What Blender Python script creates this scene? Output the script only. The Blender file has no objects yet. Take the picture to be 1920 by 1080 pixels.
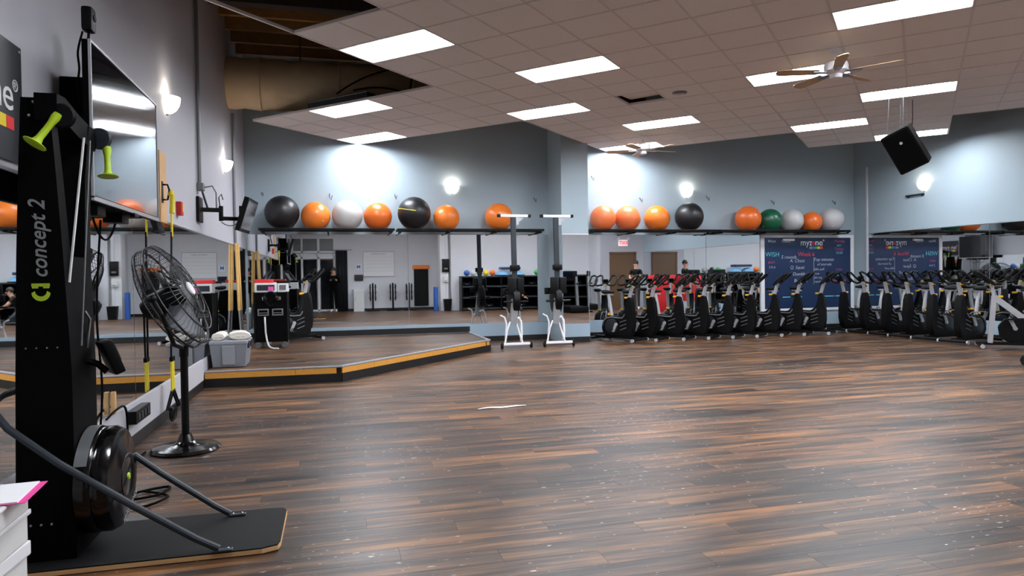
import bpy, bmesh, math, random
from mathutils import Vector, Matrix
random.seed(7)
SC = bpy.context.scene
COL = SC.collection
PI = math.pi

# ------------------------------------------------------------------ camera, world, exposure
cam_d = bpy.data.cameras.new('camera')
cam_d.sensor_width = 36.0
cam_d.lens = 1297.0 / 1920.0 * 36.0
cam_d.clip_start = 0.02
cam_d.clip_end = 200
cam = bpy.data.objects.new('camera', cam_d)
COL.objects.link(cam)
cam.matrix_world = Matrix(((0.96812742, 0.01795502, -0.24981378, 0.0),
                           (-0.25005987, 0.01306283, -0.96814225, 0.0),
                           (-0.01411974, 0.99975346, 0.01713631, 1.3),
                           (0, 0, 0, 1)))
SC.camera = cam
world = bpy.data.worlds.new('world')
SC.world = world
world.use_nodes = True
world.node_tree.nodes['Background'].inputs[0].default_value = (0.012, 0.013, 0.015, 1)
world.node_tree.nodes['Background'].inputs[1].default_value = 1.0
SC.view_settings.view_transform = 'Standard'
SC.view_settings.look = 'None'
SC.view_settings.gamma = 1.0
SC.view_settings.use_curve_mapping = False
SC.view_settings.exposure = 0.22
SC.cycles.max_bounces = 9
SC.cycles.diffuse_bounces = 4
SC.cycles.glossy_bounces = 7
SC.cycles.caustics_reflective = True      # the mirrors pass the room light on
SC.cycles.caustics_refractive = False
SC.cycles.sample_clamp_indirect = 4.0
SC.cycles.use_denoising = True

TROFFER_POWER = 47.0      # emission of a ceiling fixture lens
SCONCE_GLOW = 4.5
SCONCE_WATT = 4.0

# ------------------------------------------------------------------ room numbers (metres)
XL, XR, YB, YF, ZC, ZR = -1.556, 11.75, 13.60, -0.95, 3.87, 5.5
KB = 1.0112               # scale of things measured on the back wall


def lin(c):
    return tuple(((v / 255.0) / 12.92 if v / 255.0 <= 0.04045 else ((v / 255.0 + 0.055) / 1.055) ** 2.4) for v in c)


# ------------------------------------------------------------------ materials
MATS = {}


def nodes_of(m):
    m.use_nodes = True
    return m.node_tree.nodes, m.node_tree.links, m.node_tree.nodes['Principled BSDF']


def mat(name, rgb, rough=0.5, metal=0.0, var=0.10, scale=14.0, bump=0.0, spec=0.5, emit=0.0, coat=0.0):
    """plain procedural material: colour with fine noise variation, roughness variation, optional relief"""
    if name in MATS:
        return MATS[name]
    m = bpy.data.materials.new(name)
    n, l, p = nodes_of(m)
    c = lin(rgb)
    tc = n.new('ShaderNodeTexCoord')
    no = n.new('ShaderNodeTexNoise')
    no.inputs['Scale'].default_value = scale
    no.inputs['Detail'].default_value = 4
    l.new(tc.outputs['Object'], no.inputs['Vector'])
    mx = n.new('ShaderNodeMix')
    mx.data_type = 'RGBA'
    mx.inputs[6].default_value = (*[max(0, v * (1 - var)) for v in c], 1)
    mx.inputs[7].default_value = (*[min(1, v * (1 + var)) for v in c], 1)
    l.new(no.outputs['Fac'], mx.inputs[0])
    l.new(mx.outputs[2], p.inputs['Base Color'])
    p.inputs['Roughness'].default_value = rough
    p.inputs['Metallic'].default_value = metal
    p.inputs['Specular IOR Level'].default_value = spec
    if coat:
        p.inputs['Coat Weight'].default_value = coat
        p.inputs['Coat Roughness'].default_value = 0.1
    if bump:
        b = n.new('ShaderNodeBump')
        b.inputs['Strength'].default_value = bump
        b.inputs['Distance'].default_value = 0.004
        n2 = n.new('ShaderNodeTexNoise')
        n2.inputs['Scale'].default_value = scale * 9
        n2.inputs['Detail'].default_value = 3
        l.new(tc.outputs['Object'], n2.inputs['Vector'])
        l.new(n2.outputs['Fac'], b.inputs['Height'])
        l.new(b.outputs['Normal'], p.inputs['Normal'])
    if emit:
        p.inputs['Emission Color'].default_value = (*c, 1)
        p.inputs['Emission Strength'].default_value = emit
    MATS[name] = m
    return m


def plank_floor_mat(name, length, width, gloss):
    """wood-look planks laid along x: every plank cell gets its own tone, streaky grain, scuffs with a shape of their own"""
    m = bpy.data.materials.new(name)
    n, l, p = nodes_of(m)

    def math_(op, a, b=None):
        k = n.new('ShaderNodeMath')
        k.operation = op
        for i, v in enumerate((a, b)):
            if v is None:
                continue
            if isinstance(v, (int, float)):
                k.inputs[i].default_value = v
            else:
                l.new(v, k.inputs[i])
        return k.outputs[0]
    geo = n.new('ShaderNodeNewGeometry')
    sep = n.new('ShaderNodeSeparateXYZ')
    l.new(geo.outputs['Position'], sep.inputs[0])
    row = math_('FLOOR', math_('DIVIDE', sep.outputs[1], width))
    off = math_('MULTIPLY', math_('FRACT', math_('MULTIPLY', row, 0.37)), length)
    colm = math_('FLOOR', math_('DIVIDE', math_('ADD', sep.outputs[0], off), length))
    cell = n.new('ShaderNodeCombineXYZ')
    l.new(row, cell.inputs[0])
    l.new(colm, cell.inputs[1])
    wn = n.new('ShaderNodeTexWhiteNoise')
    wn.noise_dimensions = '3D'
    l.new(cell.outputs[0], wn.inputs['Vector'])
    # grain: noise stretched along x and shifted per plank
    shift = n.new('ShaderNodeVectorMath')
    shift.operation = 'MULTIPLY_ADD'
    l.new(wn.outputs['Color'], shift.inputs[0])
    shift.inputs[1].default_value = (0.8, 0.35, 0.5)
    l.new(geo.outputs['Position'], shift.inputs[2])
    st = n.new('ShaderNodeVectorMath')
    st.operation = 'MULTIPLY'
    l.new(shift.outputs[0], st.inputs[0])
    st.inputs[1].default_value = (1.5, 24, 1)
    g1 = n.new('ShaderNodeTexNoise')
    g1.inputs['Scale'].default_value = 1.0
    g1.inputs['Detail'].default_value = 7
    g1.inputs['Roughness'].default_value = 0.62
    l.new(st.outputs[0], g1.inputs['Vector'])
    big = n.new('ShaderNodeTexNoise')
    big.inputs['Scale'].default_value = 0.9
    big.inputs['Detail'].default_value = 4
    l.new(geo.outputs['Position'], big.inputs['Vector'])
    st1 = n.new('ShaderNodeVectorMath')
    st1.operation = 'MULTIPLY'
    l.new(shift.outputs[0], st1.inputs[0])
    st1.inputs[1].default_value = (0.8, 9.0, 1)
    g2 = n.new('ShaderNodeTexNoise')
    g2.inputs['Scale'].default_value = 1.0
    g2.inputs['Detail'].default_value = 6
    g2.inputs['Roughness'].default_value = 0.6
    l.new(st1.outputs[0], g2.inputs['Vector'])
    f = math_('ADD', math_('MULTIPLY', math_('SUBTRACT', g1.outputs['Fac'], 0.14), 0.85), math_('MULTIPLY', math_('SUBTRACT', g2.outputs['Fac'], 0.5), 1.15))
    f = math_('ADD', f, math_('MULTIPLY', wn.outputs['Value'], 0.16))
    f = math_('ADD', math_('SUBTRACT', math_('MULTIPLY', f, 1.35), 0.14), math_('MULTIPLY', math_('SUBTRACT', big.outputs['Fac'], 0.5), 0.35))
    ramp = n.new('ShaderNodeValToRGB')
    e = ramp.color_ramp.elements
    e[0].position, e[0].color = 0.12, (*lin((20, 14, 11)), 1)
    e[1].position, e[1].color = 0.80, (*lin((142, 96, 54)), 1)
    for pos, c in ((0.27, (46, 32, 23)), (0.43, (78, 54, 37)), (0.60, (110, 75, 46))):
        k = e.new(pos)
        k.color = (*lin(c), 1)
    l.new(f, ramp.inputs[0])
    # grey worn patches
    gw = n.new('ShaderNodeTexNoise')
    gw.inputs['Scale'].default_value = 1.0
    gw.inputs['Detail'].default_value = 6
    st2 = n.new('ShaderNodeVectorMath')
    st2.operation = 'MULTIPLY'
    l.new(geo.outputs['Position'], st2.inputs[0])
    st2.inputs[1].default_value = (0.9, 5.0, 1)
    l.new(st2.outputs[0], gw.inputs['Vector'])
    gr = n.new('ShaderNodeMapRange')
    gr.inputs['From Min'].default_value = 0.47
    gr.inputs['From Max'].default_value = 0.66
    gr.inputs['To Max'].default_value = 0.25
    l.new(gw.outputs['Fac'], gr.inputs['Value'])
    mx = n.new('ShaderNodeMix')
    mx.data_type = 'RGBA'
    l.new(gr.outputs[0], mx.inputs[0])
    l.new(ramp.outputs[0], mx.inputs[6])
    mx.inputs[7].default_value = (*lin((86, 73, 64)), 1)
    # white scuffs: thin short streaks
    sc = n.new('ShaderNodeTexNoise')
    sc.inputs['Scale'].default_value = 1.0
    sc.inputs['Detail'].default_value = 3
    st3 = n.new('ShaderNodeVectorMath')
    st3.operation = 'MULTIPLY'
    l.new(geo.outputs['Position'], st3.inputs[0])
    st3.inputs[1].default_value = (16, 52, 1)
    l.new(st3.outputs[0], sc.inputs['Vector'])
    zone = n.new('ShaderNodeTexNoise')
    zone.inputs['Scale'].default_value = 0.55
    zone.inputs['Detail'].default_value = 2
    l.new(geo.outputs['Position'], zone.inputs['Vector'])
    sr = n.new('ShaderNodeMapRange')
    sr.inputs['From Min'].default_value = 0.675
    sr.inputs['From Max'].default_value = 0.735
    l.new(math_('ADD', sc.outputs['Fac'], math_('MULTIPLY', math_('SUBTRACT', zone.outputs['Fac'], 0.5), 0.22)), sr.inputs['Value'])
    mx2 = n.new('ShaderNodeMix')
    mx2.data_type = 'RGBA'
    l.new(sr.outputs[0], mx2.inputs[0])
    l.new(mx.outputs[2], mx2.inputs[6])
    mx2.inputs[7].default_value = (*lin((190, 184, 178)), 1)
    l.new(mx2.outputs[2], p.inputs['Base Color'])
    rr = n.new('ShaderNodeMapRange')
    rr.inputs['To Min'].default_value = gloss
    rr.inputs['To Max'].default_value = gloss + 0.22
    l.new(gw.outputs['Fac'], rr.inputs['Value'])
    l.new(rr.outputs[0], p.inputs['Roughness'])
    b = n.new('ShaderNodeBump')
    b.inputs['Strength'].default_value = 0.16
    b.inputs['Distance'].default_value = 0.004
    l.new(g1.outputs['Fac'], b.inputs['Height'])
    l.new(b.outputs['Normal'], p.inputs['Normal'])
    p.inputs['Specular IOR Level'].default_value = 0.28
    MATS[name] = m
    return m


PL, PW = 1.22, 0.152
M_floor = plank_floor_mat('worn_wood_planks', PL, PW, 0.27)
M_wall_blue = mat('slate_blue_paint', (154, 170, 179), 0.55, var=0.03, scale=3, bump=0.05)
M_wall_grey = mat('warm_grey_paint', (172, 172, 179), 0.6, var=0.03, scale=3, bump=0.05)
M_wall_light = mat('pale_grey_paint', (214, 214, 219), 0.6, var=0.03, scale=3, bump=0.05)
M_panel_blue = mat('blue_base_panel', (148, 168, 182), 0.4, var=0.04, scale=4)
M_panel_white = mat('white_base_panel', (186, 186, 192), 0.4, var=0.05, scale=4)
M_seam = mat('plank_seam', (50, 38, 30), 0.6, var=0.2)
M_kick = mat('black_cove_base', (9, 10, 12), 0.45, var=0.2)
M_tile = mat('ceiling_tile', (224, 220, 218), 0.9, var=0.05, scale=26, bump=0.5)
M_tbar = mat('ceiling_grid_white', (205, 200, 198), 0.5, var=0.03)
M_deck = mat('dark_roof_deck', (38, 28, 20), 0.85, var=0.25, scale=5)
M_joist = mat('brown_joist', (144, 104, 54), 0.75, var=0.25, scale=8)
M_duct = mat('duct_insulation', (186, 164, 132), 0.7, var=0.10, scale=6, bump=0.4)
M_black = mat('black_plastic', (5, 5, 6), 0.45, var=0.2, spec=0.18)
M_blackm = mat('black_matte', (4, 4, 5), 0.7, var=0.2, spec=0.06)
M_gloss = mat('black_gloss', (5, 5, 6), 0.16, var=0.2)
M_rubber = mat('black_rubber', (13, 13, 14), 0.7, var=0.25, scale=40, bump=0.3, spec=0.22)
M_steel = mat('brushed_steel', (168, 170, 172), 0.32, 0.9, var=0.06)
M_silver = mat('silver_paint', (176, 178, 182), 0.38, 0.35, var=0.05)
M_dkgrey = mat('dark_grey_metal', (44, 50, 56), 0.4, 0.3, var=0.1)
M_midgrey = mat('mid_grey_metal', (112, 114, 116), 0.4, 0.4, var=0.1)
M_fanblade = mat('grey_fan_blade', (70, 73, 78), 0.45, 0.2, var=0.1)
M_wire = mat('dark_wire', (24, 26, 29), 0.4, 0.3, var=0.1)
M_midsilver = mat('dull_silver', (140, 142, 144), 0.4, 0.35, var=0.06)
M_wheelcov = mat('satin_dark_cover', (40, 42, 45), 0.3, 0.4, var=0.1)
M_chrome = mat('chrome', (205, 205, 208), 0.12, 1.0, var=0.03)
M_white = mat('white_paint', (226, 226, 228), 0.4, var=0.03)
M_offw = mat('off_white', (206, 206, 204), 0.6, var=0.05)
M_lime = mat('lime_plastic', (170, 200, 28), 0.42, var=0.06)
M_yellow = mat('yellow_webbing', (226, 204, 28), 0.6, var=0.1)
M_amber = mat('amber_lever', (230, 168, 38), 0.4, var=0.06)
M_orange = mat('orange_ball', (220, 116, 40), 0.33, var=0.07, scale=5, spec=0.5)
M_orange2 = mat('red_orange_ball', (214, 102, 38), 0.30, var=0.07, scale=5, spec=0.5)
M_coral = mat('coral_ball', (224, 112, 62), 0.36, var=0.06, scale=5)
M_silverball = mat('silver_ball', (176, 177, 178), 0.38, var=0.05, scale=5)
M_whiteball = mat('white_ball', (184, 183, 181), 0.42, var=0.04, scale=5)
M_blackball = mat('black_ball', (22, 22, 25), 0.40, var=0.1, scale=5)
M_greenball = mat('green_ball', (20, 84, 58), 0.34, var=0.08, scale=5)
M_bamboo = mat('pale_wood', (208, 166, 96), 0.5, var=0.14, scale=20)
M_ply = mat('plywood', (206, 164, 112), 0.6, var=0.10, scale=9)
M_edgewood = mat('varnished_edge_wood', (196, 138, 58), 0.38, var=0.14, scale=18)
M_nosing = mat('grey_nosing', (150, 152, 158), 0.35, 0.2, var=0.06)
M_tote = mat('grey_tote_plastic', (118, 122, 130), 0.45, var=0.04)
M_tote2 = mat('grey_tote_lid', (136, 140, 146), 0.42, var=0.04)
M_towel = mat('white_towel', (214, 208, 198), 0.95, var=0.08, bump=0.8)
M_red = mat('red_plastic', (188, 32, 34), 0.4, var=0.08)
M_pink = mat('pink_card', (236, 78, 160), 0.5, var=0.05)
M_blue = mat('blue_foam', (34, 78, 150), 0.6, var=0.1)
M_cyan = mat('cyan_plastic', (120, 176, 214), 0.4, var=0.1)
M_green = mat('green_vinyl', (44, 150, 60), 0.45, var=0.1)
M_board = mat('navy_chalkboard', (20, 42, 76), 0.35, var=0.12, scale=3)
M_chalkw = mat('white_chalk', (200, 206, 216), 0.9, var=0.2, scale=60)
M_chalkp = mat('pink_chalk', (206, 74, 128), 0.9, var=0.2, scale=60)
M_chalkc = mat('cyan_chalk', (112, 206, 216), 0.9, var=0.2, scale=60)
M_chalkr = mat('red_print', (222, 50, 54), 0.7, var=0.1)
M_poster = mat('black_banner', (30, 33, 38), 0.4, var=0.2, scale=4)
M_printw = mat('white_print', (222, 222, 222), 0.6, var=0.03)
M_printgrey = mat('grey_print', (134, 134, 136), 0.5, var=0.03)
M_printb = mat('blue_print', (52, 108, 190), 0.6, var=0.03)
M_printg = mat('green_print', (66, 166, 74), 0.6, var=0.03)
M_printy = mat('yellow_print', (232, 206, 50), 0.6, var=0.03)
M_brown = mat('brown_door', (92, 66, 42), 0.5, var=0.1, scale=6)
M_glassdk = mat('night_glass', (16, 20, 26), 0.06, var=0.2, scale=2)
M_screen = mat('screen_glass', (6, 8, 16), 0.05, var=0.2, spec=1.0, coat=0.35)
M_curtain = mat('black_curtain', (18, 20, 28), 0.85, var=0.2)
M_skin = mat('skin', (196, 146, 118), 0.55, var=0.06)
M_hair = mat('dark_hair', (38, 26, 20), 0.6, var=0.2)
M_redmat = mat('red_vinyl_mat', (204, 26, 36), 0.45, var=0.08)
M_blade = mat('fan_blade_maple', (180, 154, 120), 0.5, var=0.1, scale=9)
M_bowl = mat('frosted_glass_bowl', (255, 244, 226), 0.5, var=0.01, emit=SCONCE_GLOW)
M_lens = mat('fixture_lens', (244, 248, 255), 0.6, var=0.01, emit=TROFFER_POWER)
M_exit = mat('exit_letters', (236, 40, 60), 0.5, var=0.02, emit=1.6)
M_exitbox = mat('exit_face', (240, 232, 232), 0.5, var=0.02, emit=0.5)
M_paper = mat('paper', (236, 236, 238), 0.7, var=0.02)
mm = bpy.data.materials.new('mirror_silver')
n_, l_, p_ = nodes_of(mm)
p_.inputs['Metallic'].default_value = 1.0
p_.inputs['Roughness'].default_value = 0.012
tn = n_.new('ShaderNodeTexNoise')
tn.inputs['Scale'].default_value = 2.0
rp = n_.new('ShaderNodeValToRGB')
rp.color_ramp.elements[0].color = (0.82, 0.85, 0.86, 1)
rp.color_ramp.elements[1].color = (0.84, 0.87, 0.88, 1)
l_.new(tn.outputs['Fac'], rp.inputs[0])
l_.new(rp.outputs[0], p_.inputs['Base Color'])
M_mirror = mm


# ------------------------------------------------------------------ mesh helpers
class B:
    def __init__(s):
        s.bm = bmesh.new()

    def box(s, c, d, rot=None, bevel=0.0):
        g = bmesh.ops.create_cube(s.bm, size=1.0)
        vs = g['verts']
        M = Matrix.Translation(c) @ (rot.to_4x4() if rot is not None else Matrix.Identity(4)) @ Matrix.Diagonal((*d, 1))
        bmesh.ops.transform(s.bm, matrix=M, verts=vs)
        if bevel:
            es = list({e for v in vs for e in v.link_edges})
            bmesh.ops.bevel(s.bm, geom=es, offset=bevel, segments=2, affect='EDGES', profile=0.6)
        return s

    def bar(s, a, b, w, h, up=(0, 0, 1)):
        """box-section bar from a to b"""
        a, b = Vector(a), Vector(b)
        d = b - a
        L = d.length
        x = d.normalized()
        z = Vector(up)
        z = (z - x * z.dot(x))
        if z.length < 1e-4:
            z = Vector((1, 0, 0)) - x * x.x
        z.normalize()
        y = z.cross(x)
        R = Matrix((x, y, z)).transposed()
        return s.box((a + b) / 2, (L, w, h), R)

    def tube(s, pts, r, n=8, closed=False, cap=True):
        pts = [Vector(p) for p in pts]
        k = len(pts)
        rs = r if isinstance(r, (list, tuple)) else [r] * k
        rings = []
        prev = None
        for i, p in enumerate(pts):
            if closed:
                t = (pts[(i + 1) % k] - pts[i - 1])
            else:
                t = pts[min(i + 1, k - 1)] - pts[max(i - 1, 0)]
            t.normalize()
            if prev is None:
                a = Vector((0, 0, 1)) if abs(t.z) < 0.9 else Vector((1, 0, 0))
                u = (a - t * a.dot(t)).normalized()
            else:
                u = prev - t * prev.dot(t)
                if u.length < 1e-5:
                    u = t.orthogonal()
                u.normalize()
            prev = u
            v = t.cross(u)
            rings.append([s.bm.verts.new(p + (u * math.cos(2 * PI * j / n) + v * math.sin(2 * PI * j / n)) * rs[i]) for j in range(n)])
        m = k if closed else k - 1
        for i in range(m):
            A, Bq = rings[i], rings[(i + 1) % k]
            for j in range(n):
                s.bm.faces.new((A[j], A[(j + 1) % n], Bq[(j + 1) % n], Bq[j]))
        if cap and not closed:
            s.bm.faces.new(rings[0][::-1])
            s.bm.faces.new(rings[-1])
        return s

    def lathe(s, prof, n=24, M=None):
        """prof: list of (radius, z); r==0 closes to a point"""
        M = M or Matrix.Identity(4)
        rings = []
        for r, z in prof:
            if r < 1e-6:
                rings.append([s.bm.verts.new(M @ Vector((0, 0, z)))])
            else:
                rings.append([s.bm.verts.new(M @ Vector((r * math.cos(2 * PI * j / n), r * math.sin(2 * PI * j / n), z))) for j in range(n)])
        for A, C in zip(rings, rings[1:]):
            for j in range(n):
                a, a2 = A[j % len(A)], A[(j + 1) % len(A)]
                c, c2 = C[j % len(C)], C[(j + 1) % len(C)]
                f = []
                for v in (a, a2, c2, c):
                    if v not in f:
                        f.append(v)
                if len(f) > 2:
                    s.bm.faces.new(f)
        return s

    def prism(s, poly, a, b, M=None):
        """poly: 2D (x,z) outline extruded along y from a to b"""
        M = M or Matrix.Identity(4)
        A = [s.bm.verts.new(M @ Vector((p[0], a, p[1]))) for p in poly]
        C = [s.bm.verts.new(M @ Vector((p[0], b, p[1]))) for p in poly]
        k = len(poly)
        s.bm.faces.new(A)
        s.bm.faces.new(C[::-1])
        for i in range(k):
            s.bm.faces.new((A[i], C[i], C[(i + 1) % k], A[(i + 1) % k]))
        return s

    def ball(s, c, r, seg=16, sc=(1, 1, 1)):
        M = Matrix.Translation(c) @ Matrix.Diagonal((*[r * q for q in sc], 1))
        bmesh.ops.create_uvsphere(s.bm, u_segments=seg, v_segments=max(6, seg // 2), radius=1.0, matrix=M)
        return s

    def mesh(s, name, m, smooth=True, angle=0.6):
        me = bpy.data.meshes.new(name)
        bmesh.ops.recalc_face_normals(s.bm, faces=s.bm.faces)
        s.bm.to_mesh(me)
        s.bm.free()
        me.materials.append(m)
        if smooth:
            me.polygons.foreach_set('use_smooth', [True] * len(me.polygons))
            me.set_sharp_from_angle(angle=angle)
        return me

    def obj(s, name, m, parent=None, loc=(0, 0, 0), rot=None, smooth=True, angle=0.6):
        return link(name, s.mesh(name, m, smooth, angle), parent, loc, rot)


def link(name, data, parent=None, loc=(0, 0, 0), rot=None):
    o = bpy.data.objects.new(name, data)
    COL.objects.link(o)
    o.parent = parent
    o.location = loc
    if rot is not None:
        o.rotation_euler = rot
    return o


def tag(o, label, cat, group=None):
    o['label'] = label
    o['category'] = cat
    if group:
        o['group'] = group
    return o


def thing(name, label, cat, loc=(0, 0, 0), rot=(0, 0, 0), group=None):
    o = bpy.data.objects.new(name, None)
    COL.objects.link(o)
    o.empty_display_size = 0.1
    o.location = loc
    o.rotation_euler = rot
    return tag(o, label, cat, group)


def struct(o):
    o['kind'] = 'structure'
    return o


def dup(root, loc, rot, label, group=None):
    r = root.copy()
    COL.objects.link(r)
    r.location = loc
    r.rotation_euler = rot
    r['label'] = label
    if group:
        r['group'] = group
    for ch in list(root.children):
        c = ch.copy()
        COL.objects.link(c)
        c.parent = r
        for g in list(ch.children):
            d = g.copy()
            COL.objects.link(d)
            d.parent = c
    return r


def text(body, size, m, parent, M, name='lettering', shear=0.0, ext=0.0012, align='CENTER', width=None, bold=0.0):
    """raised flat lettering; M places it (text lies in local xy, facing +z)"""
    cu = bpy.data.curves.new(name, 'FONT')
    cu.body = body
    cu.size = size
    cu.align_x = align
    cu.align_y = 'CENTER'
    cu.extrude = ext
    cu.shear = shear
    cu.offset = bold
    cu.resolution_u = 3
    tmp = bpy.data.objects.new('tmp_text', cu)
    me = bpy.data.meshes.new_from_object(tmp)
    bpy.data.objects.remove(tmp)
    bpy.data.curves.remove(cu)
    if width:
        xs = [v.co.x for v in me.vertices]
        k = width / max(1e-6, max(xs) - min(xs))
        for v in me.vertices:
            v.co.x *= k
    me.materials.clear()
    me.materials.append(m)
    o = link(name, me, parent)
    o.matrix_local = M
    return o


def arc(c, r, a0, a1, n, plane='xy', z=0.0):
    out = []
    for i in range(n + 1):
        a = a0 + (a1 - a0) * i / n
        u, v = r * math.cos(a), r * math.sin(a)
        out.append({'xy': (c[0] + u, c[1] + v, z), 'xz': (c[0] + u, z, c[1] + v), 'yz': (z, c[0] + u, c[1] + v)}[plane])
    return out


def hang(a, b, sag, n=10):
    a, b = Vector(a), Vector(b)
    return [a.lerp(b, i / n) - Vector((0, 0, sag * 4 * (i / n) * (1 - i / n))) for i in range(n + 1)]


# faces: matrices for flat things. local x along the face, local y up, local z out of the face
def face_back(x, y, z):      # seen from the room, facing -y
    return Matrix(((1, 0, 0, x), (0, 0, -1, y), (0, 1, 0, z), (0, 0, 0, 1)))


def face_left(x, y, z):      # on the left wall, facing +x (reads along +y)
    return Matrix(((0, 0, 1, x), (1, 0, 0, y), (0, 1, 0, z), (0, 0, 0, 1)))


def face_front(x, y, z):     # on the front wall behind the camera, facing +y
    return Matrix(((-1, 0, 0, x), (0, 0, 1, y), (0, 1, 0, z), (0, 0, 0, 1)))


# ------------------------------------------------------------------ the room shell
fl = struct(B().box(((XL + XR) / 2, (YF + YB) / 2, -0.06), (XR - XL + 0.4, YB - YF + 0.4, 0.10)).obj('floor', M_seam, smooth=False))
struct(B().box((XL - 0.1, (YF + YB) / 2, ZR / 2), (0.2, YB - YF + 0.4, ZR)).obj('wall_left', M_wall_grey, smooth=False))
struct(B().box(((XL + XR) / 2, YB + 0.1, ZR / 2), (XR - XL + 0.4, 0.2, ZR)).obj('wall_back', M_wall_blue, smooth=False))
struct(B().box((XR + 0.1, (2.3 + YB) / 2, ZR / 2), (0.2, YB - 2.3, ZR)).obj('wall_right', M_wall_blue, smooth=False))
struct(B().box(((XL + 4.3) / 2, YF - 0.1, ZR / 2), (4.3 - XL, 0.2, ZR)).obj('wall_front', M_wall_light, smooth=False))
struct(B().box((7.2, 0.6, ZR / 2), (5.8, 0.2, ZR)).obj('wall_front_shelves', M_wall_light, smooth=False))
struct(B().box((4.3, -0.2, ZR / 2), (0.2, 1.8, ZR)).obj('wall_front_return', M_wall_light, smooth=False))
struct(B().box((10.9, 2.2, ZR / 2), (1.8, 0.2, ZR)).obj('wall_front_exit', M_wall_grey, smooth=False))
struct(B().box((10.1, 1.3, ZR / 2), (0.2, 1.6, ZR)).obj('wall_front_jog', M_wall_light, smooth=False))
# pilaster of the back wall
pil = struct(B().box((4.575, 13.2, ZR / 2), (0.55, 0.90, ZR)).obj('wall_back_pilaster', M_wall_blue, smooth=False))
# roof deck with joists along x
deck = struct(B().box(((XL + XR) / 2, (YF + YB) / 2, ZR + 0.05), (XR - XL + 0.4, YB - YF + 0.4, 0.1)).obj('roof_deck', M_deck, smooth=False))
jm = B().box((0, 0, 0), (XR - XL, 0.07, 0.30)).mesh('joist', M_joist, False)
y = 1.2
while y < 13:
    link('joist', jm, deck, ((XL + XR) / 2, y, ZR - 0.15))
    y += 0.61
for yy in (6.2, 9.6):
    B().box((4.0, yy, 4.98), (11.0, 0.16, 0.22)).obj('roof_beam', M_deck, deck, smooth=False)

# floor planks: nearest 300 in view as pieces, the rest one joined part
Rw = cam.matrix_world.to_3x3()


def project(P):
    v = Rw.transposed() @ (Vector(P) - Vector((0, 0, 1.3)))
    if v.z > -0.2:
        return None
    return (960 + 1297 * v.x / -v.z, 540 - 1297 * v.y / -v.z, -v.z)


planks = []
r0, r1 = math.floor((YF - 0.01) / PW), math.ceil(YB / PW)
for r in range(r0, r1):
    off = ((r * 0.37) % 1.0) * PL
    ya, yb = max(r * PW, YF), min((r + 1) * PW, YB)
    if yb - ya < 0.02:
        continue
    c = math.floor((XL + off) / PL)
    while c * PL - off < XR:
        xa, xb = max(c * PL - off, XL), min((c + 1) * PL - off, XR)
        c += 1
        if xb - xa > 0.02:
            planks.append((xa, xb, ya, yb))


def plank_rank(p):
    q = project(((p[0] + p[1]) / 2, (p[2] + p[3]) / 2, 0))
    if q is None or not (-150 < q[0] < 2070) or q[1] > 1250:
        return 1e9
    return q[2]


planks.sort(key=plank_rank)
full = {}
G = 0.0007
for p in planks[:300]:
    xa, xb, ya, yb = p
    key = (round(xb - xa, 3), round(yb - ya, 3))
    if key not in full:
        full[key] = B().box((0, 0, -0.005), (key[0] - 2 * G, key[1] - 2 * G, 0.010)).mesh('plank', M_floor, False)
    link('plank', full[key], fl, ((xa + xb) / 2, (ya + yb) / 2, 0.0))
vs, fs = [], []
for xa, xb, ya, yb in planks[300:]:
    k = len(vs)
    vs += [(x, y, z) for z in (0, -0.01) for x, y in ((xa + G, ya + G), (xb - G, ya + G), (xb - G, yb - G), (xa + G, yb - G))]
    fs += [(k, k + 1, k + 2, k + 3)] + [(k + i, k + 4 + i, k + 4 + (i + 1) % 4, k + (i + 1) % 4) for i in range(4)]
me = bpy.data.meshes.new('plank_field')
me.from_pydata(vs, [], fs)
me.materials.append(M_floor)
o = link('plank_field', me, fl)
o['kind'] = 'stuff'

# ------------------------------------------------------------------ suspended ceiling, laid at 45 degrees to the walls
P = 0.6096
S2 = math.sqrt(0.5)


def uv2xy(i, j):
    u, v = P * (i + 0.763), P * (j + 0.429)
    return ((u + v) * S2, (v - u) * S2)


LIGHTS = [(-10, 9), (-8, 12), (-14, 12), (-16, 15), (-10, 15), (-8, 18), (-10, 21), (-4, 15), (-2, 18), (-2, 12), (-4, 21), (-2, 24),
          (-4, 9), (-2, 6), (-4, 3), (2, 9), (2, 15), (4, 12), (4, 18), (4, 6), (8, 9)]
JMAX = {}


def in_cloud(i, j):
    if -16 <= i < -10:
        return 12 <= j < 16
    if i < -16 or j >= 25:
        return False
    if j >= 22:
        return -4 <= i < 0
    if i in (-10, -9) and j < 8:
        return False
    return i >= -10


def clip(poly):
    """clip a 2D polygon to the room rectangle"""
    lim = ((0, XL + 0.01, 1), (0, XR - 0.01, -1), (1, YF + 0.01, 1), (1, YB - 0.012, -1))
    for ax, v, sg in lim:
        out = []
        for k in range(len(poly)):
            a, b = poly[k - 1], poly[k]
            ia, ib = (a[ax] - v) * sg >= 0, (b[ax] - v) * sg >= 0
            if ia != ib:
                t = (v - a[ax]) / (b[ax] - a[ax])
                out.append((a[0] + (b[0] - a[0]) * t, a[1] + (b[1] - a[1]) * t))
            if ib:
                out.append(b)
        poly = out
        if len(poly) < 3:
            return []
    return poly


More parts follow.
